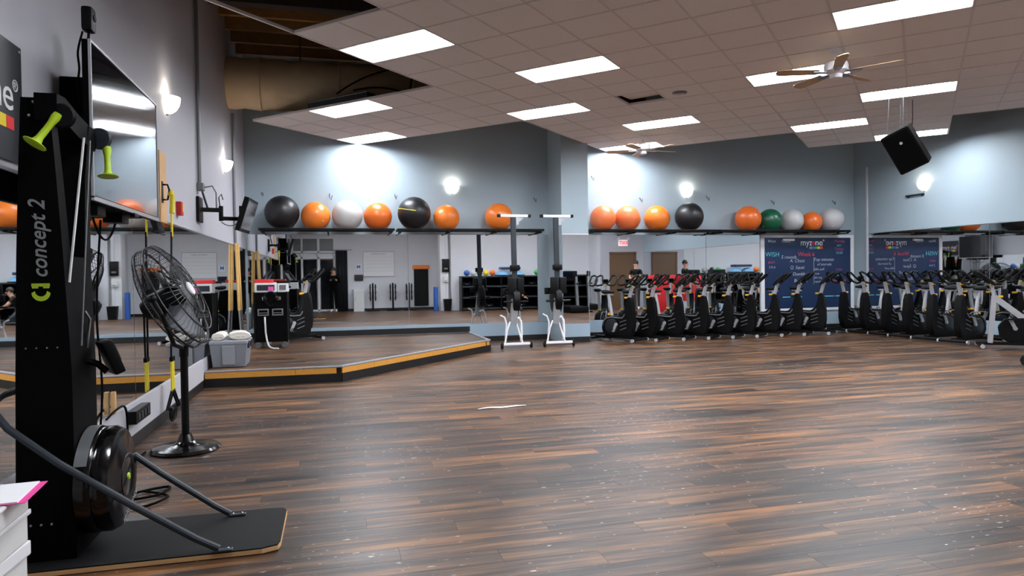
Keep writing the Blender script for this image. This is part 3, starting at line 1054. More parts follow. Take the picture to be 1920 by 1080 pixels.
conduit(8.95, 2.46, 'grey conduit pipe running up the wall to the small junction box')
conduit(11.97, 1.87, 'grey conduit pipe near the back corner above the wooden poles', 3.99)
jb = thing('junction_box', 'small grey junction box where the conduit ends above the monitor arm', 'electrical box', (XL, 8.97, 2.42))
B().box((0.04, 0, 0), (0.07, 0.12, 0.09), bevel=0.006).obj('box', M_midgrey, jb, smooth=False)
B().tube([(0.07, 0.03, 0), (0.16, 0.05, 0.02), (0.20, 0.06, -0.06), (0.20, 0.06, -0.25)], 0.009, 6).obj('lead', M_midgrey, jb)
B().tube([(0.05, 0.02, -0.05), (0.11, 0.05, -0.28)], 0.012, 6).obj('whip', M_dkgrey, jb)
wm = thing('wall_monitor', 'small black monitor tilted downward on a folding wall arm over the stage', 'monitor', (XL, 8.98, 2.15))
B().box((0.02, 0, 0), (0.035, 0.26, 0.30), bevel=0.008).obj('wall_plate', M_black, wm, smooth=False)
B().bar((0.03, 0, 0.0), (0.25, 0.05, 0.0), 0.05, 0.05).obj('arm', M_black, wm, smooth=False)
B().tube([(0.25, 0.05, 0.05), (0.25, 0.05, -0.13)], 0.026, 10).obj('pivot', M_black, wm)
B().bar((0.25, 0.05, -0.10), (0.46, 0.12, -0.10), 0.05, 0.045).obj('arm', M_black, wm, smooth=False)
B().box((0.47, 0.13, -0.03), (0.04, 0.08, 0.18)).obj('tilt_head', M_black, wm, smooth=False)
Rm = Matrix.Rotation(math.radians(-5), 3, 'Z') @ Matrix.Rotation(math.radians(17), 3, 'Y')
sc_ = B().box((0, 0, 0), (0.055, 0.58, 0.42), bevel=0.006).obj('screen_case', M_black, wm, (0.535, 0.14, -0.055), smooth=False)
sc_.rotation_euler = Rm.to_euler()
o = B().box((0.029, 0, 0.008), (0.004, 0.53, 0.36)).obj('display', M_screen, sc_, smooth=False)
B().tube([(0.24, 0.06, 0.03), (0.22, 0.1, 0.16), (0.25, 0.1, 0.2), (0.27, 0.08, 0.13)], 0.006, 6).obj('lead', M_blackm, wm)
B().tube(hang((0.25, 0.05, -0.14), (0.45, 0.12, -0.13), 0.05), 0.006, 6).obj('lead', M_midgrey, wm)
fa = thing('fire_alarm', 'red fire alarm box with yellow face on the grey wall', 'alarm', (XL, 7.83, 2.05))
B().box((0.025, 0, 0), (0.05, 0.12, 0.14), bevel=0.006).obj('housing', M_red, fa, smooth=False)
B().box((0.052, 0.015, 0.01), (0.006, 0.06, 0.09)).obj('face', M_amber, fa, smooth=False)
ap = thing('anchor_board', 'upright pale plywood board screwed to the grey wall beside the television', 'board', (XL, 7.13, 2.18))
B().box((0.012, 0, 0), (0.024, 0.26, 0.66), bevel=0.003).obj('plank', M_ply, ap, smooth=False)
B().tube([(0.024, -0.05, 0.02), (0.07, -0.05, 0.02), (0.085, -0.05, -0.03), (0.07, -0.05, -0.12), (0.024, -0.05, -0.12)], 0.009, 8).obj('hook', M_black, ap)
B().box((0.027, -0.05, -0.05), (0.006, 0.05, 0.2)).obj('hook_plate', M_black, ap, smooth=False)

sx, sy = -1.44, 6.90
tx = thing('suspension_strap', 'black and yellow suspension trainer strap hanging from the plywood board', 'strap', (sx, sy, 0))
B().tube([(-0.03, 0.18, 2.10), (-0.01, 0.17, 2.13), (0.0, 0.15, 2.10), (0, 0.12, 1.93)], 0.022, 8).obj('anchor_strap', M_yellow, tx)
B().box((0, 0.10, 1.82), (0.012, 0.035, 0.22)).obj('label_sleeve', M_yellow, tx, smooth=False)
B().bar((0, 0.08, 1.75), (-0.01, 0.0, 0.58), 0.042, 0.008, up=(1, 0, 0)).obj('main_strap', M_blackm, tx, smooth=False)
B().bar((0.01, -0.03, 1.45), (0.0, -0.04, 0.58), 0.036, 0.008, up=(1, 0, 0)).obj('main_strap', M_blackm, tx, smooth=False)
for dy in (-0.035, 0.03):
    B().box((0, dy, 0.44), (0.014, 0.034, 0.28)).obj('yellow_strap', M_yellow, tx, smooth=False)
    B().box((0, dy, 0.59), (0.03, 0.05, 0.045), bevel=0.008).obj('buckle', M_black, tx)
    B().tube([(0, dy, 0.31), (-0.03, dy - 0.085, 0.14), (0.03, dy + 0.085, 0.14), (0, dy, 0.31)], 0.011, 6).obj('handle_loop', M_rubber, tx)
    B().tube([(0, dy - 0.08, 0.14), (0, dy + 0.08, 0.14)], 0.02, 8).obj('grip', M_rubber, tx)
    B().tube(arc((dy, 0.12), 0.09, PI, 2 * PI, 12, 'yz', 0.0), 0.011, 6).obj('foot_cradle', M_rubber, tx)

ps = thing('power_strip', 'black power box fixed to the white base panel of the mirror', 'power strip', (XL + 0.024, 5.98, 0.265))
B().box((0.035, 0, 0), (0.07, 0.42, 0.10), bevel=0.006).obj('case', M_black, ps, smooth=False)
for k in range(4):
    B().box((0.072, -0.14 + k * 0.09, 0), (0.006, 0.05, 0.05)).obj('socket', M_dkgrey, ps, smooth=False)
B().tube(arc((0.24, -0.01), 0.035, -PI * .5, PI * .9, 8, 'yz', 0.02), 0.006, 6).obj('lead_loop', M_midgrey, ps)
wl = tag(B().box((0, 0, 0), (0.03, 0.035, 0.16), bevel=0.004).obj('wood_block', M_ply, None, (XL + 0.03, 5.45, 0.44)), 'small pale wood block standing at the foot of the mirror', 'block')
cable('cable', [(XL + .04, 5.25, 0.36), (XL + .05, 5.4, 0.39), (XL + .05, 5.6, 0.39), (XL + .05, 5.68, 0.33), (XL + .05, 5.7, 0.2), (XL + .06, 5.66, 0.11), (XL + .08, 5.72, 0.01)], 0.008, M_blackm, 'black cable draped over the top of the white base panel')
cable('cable', [(-1.38, 4.4, 0.012), (-1.2, 4.62, 0.014), (-1.02, 4.72, 0.012), (-1.05, 4.55, 0.012), (-1.25, 4.45, 0.014), (-1.1, 4.32, 0.012), (-0.98, 4.5, 0.014), (-1.15, 4.66, 0.012)], 0.008, M_blackm, 'tangled black cable lying on the floor beside the ski machine wheel')
cable('cable', [(-1.48, 5.0, 0.01), (-1.42, 5.5, 0.01), (-1.40, 5.74, 0.01)], 0.008, M_blackm, 'black mains cable along the cove base to the fan foot')

# ------------------------------------------------------------------ ski machine with floor stand
sk = thing('ski_machine', 'tall black ski erg tower with lime handles on a black floor board', 'ski machine', (-1.3, 3.75, 0))
# floor board
poly = [(-0.16, -0.30), (0.95, -0.30), (1.02, -0.27), (1.03, -0.22), (1.03, 0.24), (1.01, 0.28), (0.95, 0.29), (-0.16, 0.29)]
slab(poly, 0.004, 0.024).obj('board_edge', M_ply, sk, smooth=False)
slab([(p[0] * 0.998, p[1] * 0.995) for p in poly], 0.024, 0.031).obj('board_mat', M_rubber, sk, smooth=False)
# column: lower box flaring, upper V of two blades


def loft(b, secs):
    """secs: list of (x0,x1,y0,y1,z) rectangular sections"""
    rings = [[b.bm.verts.new((x, y, s[4])) for x, y in ((s[0], s[2]), (s[1], s[2]), (s[1], s[3]), (s[0], s[3]))] for s in secs]
    for A, C in zip(rings, rings[1:]):
        for j in range(4):
            b.bm.faces.new((A[j], A[(j + 1) % 4], C[(j + 1) % 4], C[j]))
    b.bm.faces.new(rings[0][::-1])
    b.bm.faces.new(rings[-1])
    return b


loft(B(), [(-0.11, 0.135, -0.185, 0.14, 0.03), (-0.09, 0.135, -0.19, 0.14, 0.9), (-0.065, 0.12, -0.2156, 0.15, 1.42)]).obj('column', M_blackm, sk, smooth=False)
loft(B(), [(-0.065, 0.12, -0.2156, -0.12, 1.42), (-0.042, 0.105, -0.2343, -0.15, 1.8), (-0.02, 0.09, -0.25, -0.18, 2.12)]).obj('side_blade', M_blackm, sk, smooth=False)
loft(B(), [(-0.07, 0.12, 0.07, 0.15, 1.42), (-0.045, 0.115, 0.11, 0.19, 1.8), (-0.02, 0.13, 0.14, 0.235, 2.08)]).obj('side_blade', M_blackm, sk, smooth=False)
b = B()
pts = [(-0.26, 2.14), (-0.16, 2.145), (0.0, 2.11), (0.16, 2.085), (0.25, 2.07), (0.28, 2.02), (0.24, 1.97), (0.12, 1.985), (0.0, 2.0), (-0.14, 2.03), (-0.2, 2.04), (-0.26, 2.02)]
Mx = Matrix(((0, 1, 0, 0), (1, 0, 0, 0), (0, 0, 1, 0), (0, 0, 0, 1)))
b.prism(pts, 0.035, 0.125, Mx)
b.obj('top_arm', M_blackm, sk, smooth=False)
for yy, sgn in ((-0.235, -1), (0.285, 1)):
    B().lathe([(0, -0.018), (0.05, -0.018), (0.055, -0.01), (0.04, 0), (0.055, 0.01), (0.05, 0.018), (0, 0.018)], 18, Matrix.Translation((0.135, yy, 2.045)) @ Matrix.Rotation(PI / 2, 4, 'X')).obj('pulley', M_black if sgn < 0 else M_dkgrey, sk)


def ski_handle(base_, top_):
    b_, t_ = Vector(base_), Vector(top_)
    ax = (b_ - t_).normalized()
    Lh = (b_ - t_).length
    z = ax
    x = z.orthogonal().normalized()
    yv = z.cross(x)
    M = Matrix((( x.x, yv.x, z.x, t_.x), (x.y, yv.y, z.y, t_.y), (x.z, yv.z, z.z, t_.z), (0, 0, 0, 1)))
    B().lathe([(0, 0), (0.020, 0.0), (0.021, 0.02), (0.0155, 0.05), (0.0145, Lh * .5), (0.0155, Lh * .78), (0.021, Lh * .9), (0.046, Lh * .955), (0.05, Lh * .975), (0.046, Lh), (0, Lh)], 18, M).obj('handle', M_lime, sk)


ski_handle((0.045, -0.295, 1.905), (0.125, -0.245, 2.05))
ski_handle((0.175, 0.27, 1.845), (0.165, 0.29, 2.005))
B().tube([(0.140, 0.03, 2.0), (0.127, -0.17, 1.3)], 0.006, 6).obj('cord', M_offw, sk)
B().tube([(0.145, 0.10, 2.0), (0.142, -0.08, 1.0)], 0.004, 6).obj('cord', M_midgrey, sk)
for z, ys in ((1.005, (-0.10, -0.06, -0.02, 0.02)), (0.20, (-0.10, -0.06, -0.02))):
    for k, yy in enumerate(ys):
        B().ball((-0.045 + 0.042 * k, -0.191, z), 0.006, 8).obj('rivet', M_steel, sk)
for xx, zz in ((0.03, 2.10), (0.012, 2.04)):
    B().ball((xx, -0.252, zz), 0.007, 8).obj('bolt', M_steel, sk)
Mt = Matrix.Translation((0.027, -0.2215, 1.495)) @ Matrix(((0, -1, 0, 0), (0, 0, -1, 0), (1, 0, 0, 0), (0, 0, 0, 1)))
Mt = Mt @ Matrix.Rotation(-0.049, 4, 'Y')
text('concept 2', 0.092, M_printgrey, sk, Mt, shear=0.25, width=0.345, bold=0.001)
for dz, kind_ in ((-0.205, 0), (-0.253, 1)):
    b = B()
    if kind_ == 0:
        b.box((0, 0, 0), (0.014, 0.072, 0.003)).box((-0.009, 0.022, 0), (0.012, 0.024, 0.003)).box((-0.009, -0.022, 0), (0.012, 0.024, 0.003))
    else:
        out, inn = arc((0.012, 0), 0.037, PI * .5, PI * 1.5, 14), arc((0.02, 0), 0.024, PI * 1.5, PI * .5, 14)
        b.prism([(p[0], p[1]) for p in out + inn], -0.0015, 0.0015, Matrix.Rotation(PI / 2, 4, 'X'))
    o = b.obj('emblem', M_lime, sk, smooth=False)
    o.matrix_local = Mt @ Matrix.Translation((dz, 0, 0.002))
# flywheel housing
MF = Matrix.Translation((0.13, 0.0, 0.345)) @ Matrix.Rotation(PI / 2, 4, 'Y')
B().lathe([(0, 0.0), (0.235, 0.0), (0.25, 0.015), (0.255, 0.05), (0.25, 0.075), (0.245, 0.08), (0.25, 0.09), (0.25, 0.12), (0.235, 0.15), (0.20, 0.165), (0.13, 0.168), (0.12, 0.175), (0.0, 0.178)], 48, MF).obj('flywheel_cover', M_gloss, sk)
b = B()
for k in range(14):
    a0, a1 = PI * 0.55 + k * PI * 0.45 / 14, PI * 0.55 + (k + 1) * PI * 0.45 / 14
for k in range(18):
    a = PI * (0.62 + 0.36 * k / 17)
rr = 0.256
pa = [(0.02, rr, a) for a in []]
vsA, vsB = [], []
for k in range(15):
    a = PI * (0.93 + 0.42 * k / 14)
    vsA.append(b.bm.verts.new(MF @ Vector((rr * math.cos(a), rr * math.sin(a), 0.012))))
    vsB.append(b.bm.verts.new(MF @ Vector((rr * math.cos(a), rr * math.sin(a), 0.066))))
for k in range(14):
    b.bm.faces.new((vsA[k], vsA[k + 1], vsB[k + 1], vsB[k]))
b.obj('air_screen', M_midgrey, sk)
B().lathe([(0, 0.184), (0.014, 0.184), (0.018, 0.178), (0.018, 0.17)], 14, MF).obj('hub_cap', M_lime, sk)
B().lathe([(0.09, 0.176), (0.108, 0.180), (0.112, 0.174)], 30, MF).obj('hub_ring', M_black, sk)
text('PERFORMANCE', 0.035, M_printgrey, sk, MF @ Matrix.Translation((0.165, 0.06, 0.168)) @ Matrix.Rotation(PI * 0.62, 4, 'Z'), name='wheel_lettering')
# monitor on its arm
B().tube([(0.10, 0.02, 0.93), (0.18, 0.02, 0.90), (0.22, 0.02, 0.86)], 0.016, 8).obj('monitor_arm', M_black, sk)
mo = B().box((0, 0, 0), (0.05, 0.15, 0.17), bevel=0.01).obj('monitor', M_black, sk, (0.225, 0.06, 0.93))
mo.rotation_euler = (0, -0.35, 0.5)
B().box((0.027, 0, 0.02), (0.004, 0.11, 0.09)).obj('display', M_screen, mo, smooth=False)
B().tube([(0.13, 0.03, 0.98), (0.15, 0.02, 1.12), (0.135, 0.0, 1.16)], 0.007, 6).obj('bracket', M_steel, sk)
# brace loop from behind the column down to the board
B().tube([(0.76, -0.31 + 0.02, 0.045), (0.66, -0.285, 0.10), (0.4, -0.275, 0.275), (0.1, -0.265, 0.49), (-0.1, -0.255, 0.66), (-0.155, -0.235, 0.725), (-0.175, -0.19, 0.77), (-0.17, -0.12, 0.79),
          (-0.165, 0.1, 0.79), (-0.16, 0.16, 0.77), (-0.13, 0.195, 0.72), (-0.05, 0.205, 0.66), (0.1, 0.205, 0.555), (0.4, 0.21, 0.30), (0.66, 0.21, 0.10), (0.74, 0.215, 0.045)], 0.0165, 10).obj('brace_tube', M_dkgrey, sk)
for yy in (-0.29, 0.215):
    B().box((0.775, yy, 0.036), (0.09, 0.035, 0.01), bevel=0.003).obj('brace_foot', M_dkgrey, sk, smooth=False)
    for dx in (0.755, 0.80):
        B().ball((dx, yy, 0.042), 0.007, 8).obj('bolt', M_steel, sk)

# stack of boxes with papers at the near edge
zz = 0.0
stack = [(0.32, 'lowest white box of the stack beside the ski machine'), (0.12, 'middle shallow white box in the stack beside the ski machine'), (0.085, 'thin white box near the top of the stack beside the ski machine')]
for k, (h, lb) in enumerate(stack):
    t = thing('storage_box', lb, 'box', (-1.335 + 0.012 * k, 2.86 - 0.01 * k, zz), (0, 0, 0.05 * (k - 1)), 'stacked white boxes')
    B().box((0, 0, h * .42), (0.36, 0.30, h * .84), bevel=0.006).obj('tray', M_offw, t, smooth=False)
    B().box((0, 0, h * .91), (0.38, 0.32, h * .17), bevel=0.006).obj('lid', M_white, t, smooth=False)
    zz += h
pp = thing('paper_sheet', 'loose white sheet with a bright pink edge lying on the white boxes', 'paper', (-1.27, 2.89, zz + 0.006), (0, 0, 0.1))
B().box((0, 0, 0), (0.34, 0.27, 0.004)).obj('sheet', M_paper, pp, smooth=False)
B().box((0.02, 0.0, -0.003), (0.35, 0.28, 0.002)).obj('pink_backing', M_pink, pp, smooth=False)

# ------------------------------------------------------------------ pedestal fan
fn = thing('pedestal_fan', 'black pedestal fan with wire guard tilted upward beside the mirror', 'fan', (-1.12, 5.76, 0))
B().lathe([(0, 0.0), (0.245, 0.0), (0.25, 0.012), (0.235, 0.03), (0.17, 0.042), (0.09, 0.05), (0.06, 0.07), (0.05, 0.10), (0.04, 0.125), (0, 0.125)], 40).obj('foot', M_gloss, fn)
B().tube([(0, 0, 0.1), (0, 0, 0.76)], 0.028, 12).obj('pole', M_black, fn)
B().tube([(0, 0, 0.72), (0, 0, 0.80)], 0.034, 12).obj('collar', M_black, fn)
nv = Vector((0.88, -0.09, 0.46)).normalized()
cz = Vector((-0.035, -0.02, 1.19))
xa = Vector((0, 0, 1)).cross(nv).normalized()
ya = nv.cross(xa)
MH = Matrix(((xa.x, ya.x, nv.x, cz.x), (xa.y, ya.y, nv.y, cz.y), (xa.z, ya.z, nv.z, cz.z), (0, 0, 0, 1)))
rG = 0.41
yk = []
for k in range(13):
    a = PI + PI * k / 12
    yk.append(MH @ Vector((math.cos(a) * (rG + 0.03), math.sin(a) * (rG + 0.03), -0.03)))
yk = [MH @ Vector((-(rG + 0.03), 0, -0.03)), MH @ Vector((-0.44, -0.12, -0.03)), Vector((xa * -0.22)) + Vector((0, 0, 0.83)), Vector((0, 0, 0.78)), Vector((xa * 0.22)) + Vector((0, 0, 0.83)), MH @ Vector((0.44, -0.12, -0.03)), MH @ Vector((rG + 0.03, 0, -0.03))]
B().tube(yk, 0.016, 8).obj('yoke', M_black, fn)
for sgn in (-1, 1):
    B().ball(MH @ Vector((sgn * (rG + 0.035), 0, -0.03)), 0.03, 10).obj('yoke_knob', M_black, fn)
b = B()
for rad, zf in ((rG, 0.0), (rG, -0.07), (0.33, 0.075), (0.20, 0.10), (0.33, -0.13), (0.09, 0.108)):
    b.tube([MH @ Vector((rad * math.cos(2 * PI * k / 40), rad * math.sin(2 * PI * k / 40), zf)) for k in range(40)], 0.005 if rad < rG else 0.008, 5, closed=True)
for k in range(60):
    a = 2 * PI * k / 60
    c_, s_ = math.cos(a), math.sin(a)
    b.tube([MH @ Vector((c_ * r_, s_ * r_, z_)) for r_, z_ in ((0.06, 0.11), (0.20, 0.10), (0.33, 0.075), (0.41, 0.035), (rG, -0.03), (0.41, -0.09), (0.33, -0.13), (0.14, -0.16))], 0.0019, 4, cap=False)
b.obj('wire_guard', M_wire, fn, smooth=False)['kind'] = 'stuff'
B().lathe([(0, 0.122), (0.05, 0.12), (0.056, 0.112), (0.056, 0.104)], 20, MH).obj('badge', M_white, fn)
B().lathe([(0, 0.05), (0.06, 0.045), (0.085, 0.0), (0.10, -0.1), (0.10, -0.2), (0.07, -0.26), (0, -0.27)], 22, MH).obj('motor', M_black, fn)
for k in range(3):
    a0 = 2 * PI * k / 3
    b = B()
    rows = []
    for q in range(7):
        r_ = 0.07 + 0.32 * q / 6
        wdt = 0.45 + 0.15 * math.sin(PI * q / 6)
        rows.append([b.bm.verts.new(MH @ Vector((r_ * math.cos(a0 + w), r_ * math.sin(a0 + w), 0.05 * (w / wdt) - 0.01))) for w in (-wdt, -wdt * .33, wdt * .33, wdt)])
    for A, C in zip(rows, rows[1:]):
        for j in range(3):
            b.bm.faces.new((A[j], A[j + 1], C[j + 1], C[j]))
    bl = b.obj('fan_blade', M_fanblade, fn)
    sm = bl.modifiers.new('t', 'SOLIDIFY')
    sm.thickness = 0.003

# ------------------------------------------------------------------ tote, towels, cart, poles on the stage
to = thing('storage_tote', 'grey plastic storage tote with lid at the near stage corner', 'tote', (-1.30, 9.62, ST + 0.01))
b = B()
loft(b, [(-0.19, 0.19, -0.25, 0.25, 0.0), (-0.22, 0.22, -0.28, 0.28, 0.29)])
b.obj('tub', M_tote, to, smooth=False)
B().box((0, 0, 0.31), (0.455, 0.575, 0.045), bevel=0.012).obj('lid', M_tote2, to)
for s in (-1, 1):
    b = B().box((0.0, s * 0.272, 0.15), (0.15, 0.02, 0.24), Matrix.Rotation(-s * 0.1, 3, 'X'), bevel=0.004)
    b.obj('recess_rib', M_tote2, to, smooth=False)
for yy in (-0.14, 0.14):
    B().box((0.225, yy, 0.27), (0.03, 0.08, 0.09), bevel=0.006).obj('latch', M_dkgrey, to)
for k, (px, py, ln, lb) in enumerate(((-0.13, -0.02, 0.36, 'rolled off-white towel lying at the wall side of the tote lid'), (0.10, 0.02, 0.40, 'folded off-white towel spread over the middle of the grey tote lid'))):
    t = thing('towel', lb, 'towel', (-1.30 + px, 9.62 + py, ST + 0.345), (0, 0, 0.15 * k), 'towels on the tote')
    b = B()
    n = 16
    rings = []
    for i in range(n + 1):
        y_ = -ln / 2 + ln * i / n
        w = 0.075 + 0.05 * k + 0.008 * math.sin(i * 1.9)
        h = 0.085 + 0.014 * math.sin(i * 1.3 + k)
        rings.append([b.bm.verts.new((w * math.cos(2 * PI * j / 14) * (1 + 0.05 * math.sin(3 * j + i)), y_, h * 0.5 + h * 0.5 * math.sin(2 * PI * j / 14))) for j in range(14)])
    for A, C in zip(rings, rings[1:]):
        for j in range(14):
            b.bm.faces.new((A[j], A[(j + 1) % 14], C[(j + 1) % 14], C[j]))
    b.bm.faces.new(rings[0][::-1])
    b.bm.faces.new(rings[-1])
    b.obj('roll', M_towel, t)
    for q in (-1, 1):
        B().tube([(0.035 * q * math.cos(a) + 0.03 * q, -ln / 2 - 0.004, 0.03 + 0.018 * math.sin(a)) for a in [2 * PI * z / 12 for z in range(12)]], 0.005, 5, closed=True).obj('fold', M_towel, t)

ct = thing('equipment_cart', 'black wheeled audio rack cart with two silver recessed handles on the stage', 'cart', (-0.985, 12.0, ST + 0.004))
B().box((0, 0, 0.50), (0.50, 0.50, 0.80), bevel=0.01).obj('case', M_blackm, ct, smooth=False)
for sx_ in (-0.25, 0.25):
    for sy_ in (-0.25, 0.25):
        B().box((sx_, sy_, 0.5), (0.02, 0.02, 0.82)).obj('corner_rail', M_black, ct, smooth=False)
for dx in (-0.115, 0.105):
    b = B()
    for c, d_ in (((0, 0.045), (0.17, 0.02)), ((0, -0.045), (0.17, 0.02)), ((-0.075, 0), (0.02, 0.09)), ((0.075, 0), (0.02, 0.09))):
        b.box((dx + c[0], -0.256, 0.58 + c[1]), (d_[0], 0.012, d_[1]), bevel=0.003)
    b.obj('handle_frame', M_steel, ct)
    B().tube([(dx - 0.06, -0.262, 0.57), (dx + 0.06, -0.262, 0.57)], 0.008, 6).obj('handle_grip', M_steel, ct)
    B().box((dx + 0.02, -0.256, 0.80), (0.07, 0.014, 0.06), bevel=0.01).obj('clasp', M_chrome, ct)
for sx_ in (-0.2, 0.2):
    for sy_ in (-0.2, 0.2):
        B().lathe([(0, -0.018), (0.045, -0.018), (0.05, 0), (0.045, 0.018), (0, 0.018)], 16, Matrix.Translation((sx_, sy_, 0.05)) @ Matrix.Rotation(PI / 2, 4, 'X')).obj('caster', M_midgrey, ct)
        B().box((sx_, sy_, 0.09), (0.05, 0.05, 0.03)).obj('caster_fork', M_steel, ct, smooth=False)
cable('cable', [(-1.075, 11.73, 0.70), (-1.07, 11.70, 0.60), (-1.06, 11.70, 0.42), (-1.02, 11.66, 0.25), (-0.94, 11.55, ST + .018), (-0.86, 11.5, ST + .018)], 0.014, M_offw, 'thick white cable hanging down the front of the black cart')
mxr = thing('audio_mixer', 'white audio mixer with dark display on top of the black cart', 'mixer', (-1.06, 11.95, ST + 0.905))
B().box((0, 0, 0.075), (0.34, 0.30, 0.15), bevel=0.006).obj('chassis', M_white, mxr, smooth=False)
B().box((0.0, -0.153, 0.075), (0.27, 0.008, 0.09)).obj('display', M_dkgrey, mxr, smooth=False)
B().box((0.08, -0.16, 0.06), (0.08, 0.006, 0.06)).obj('sticker', M_pink, mxr, smooth=False)
mx2_ = thing('audio_receiver', 'smaller white receiver beside the mixer on the black cart', 'receiver', (-0.80, 11.95, ST + 0.905))
B().box((0, 0, 0.07), (0.16, 0.28, 0.14), bevel=0.006).obj('chassis', M_white, mx2_, smooth=False)
B().box((0.0, -0.143, 0.075), (0.10, 0.008, 0.08)).obj('display', M_midgrey, mx2_, smooth=False)
tr_ = tag(B().box((0, 0, 0.03), (0.28, 0.22, 0.06), bevel=0.012).obj('red_case', M_red, None, (-1.10, 11.98, ST + 1.056)), 'red zip case lying on the white mixer', 'case')
tag(B().box((0, 0, 0.02), (0.2, 0.24, 0.04), bevel=0.01).obj('black_case', M_black, None, (-0.80, 11.97, ST + 1.047)), 'flat black case lying on the white receiver', 'case')
hp = thing('headset', 'black headset and cables bundled on the front of the cart', 'headset', (-0.98, 11.69, ST + 0.82))
B().tube(arc((0, 0), 0.09, 0, PI, 12, 'xz', 0), 0.014, 6).obj('headband', M_black, hp)
for s in (-1, 1):
    B().ball((s * 0.09, 0, -0.01), 0.045, 12, (0.6, 1, 1)).obj('ear_cup', M_black, hp)
B().tube(hang((-0.09, 0, -0.03), (0.1, 0, -0.03), 0.1), 0.008, 6).obj('lead', M_black, hp)

for k, (yy, lb) in enumerate(((11.85, 'pale wooden pole leaning on the mirror, the one nearer the tote'), (12.12, 'pale wooden pole leaning on the mirror, the one nearer the back corner'))):
    t = thing('wooden_pole', lb, 'pole', (-1.475 + k * 0.0, yy, ST), group='wooden poles leaning by the mirror')
    B().tube([(0.0, 0, 0.62), (-0.03, 0.0, 1.70)], 0.02, 10).obj('shaft', M_bamboo, t)
    B().tube([(0.035, 0, 0.06), (0.0, 0, 0.64)], 0.016, 8).obj('ferrule', M_steel, t)
    for s in (-1, 0, 1):
        B().tube([(0.03, 0, 0.16), (0.07 + 0.03 * abs(s), s * 0.11, 0.01)], 0.009, 6).obj('foot_prong', M_midgrey, t)

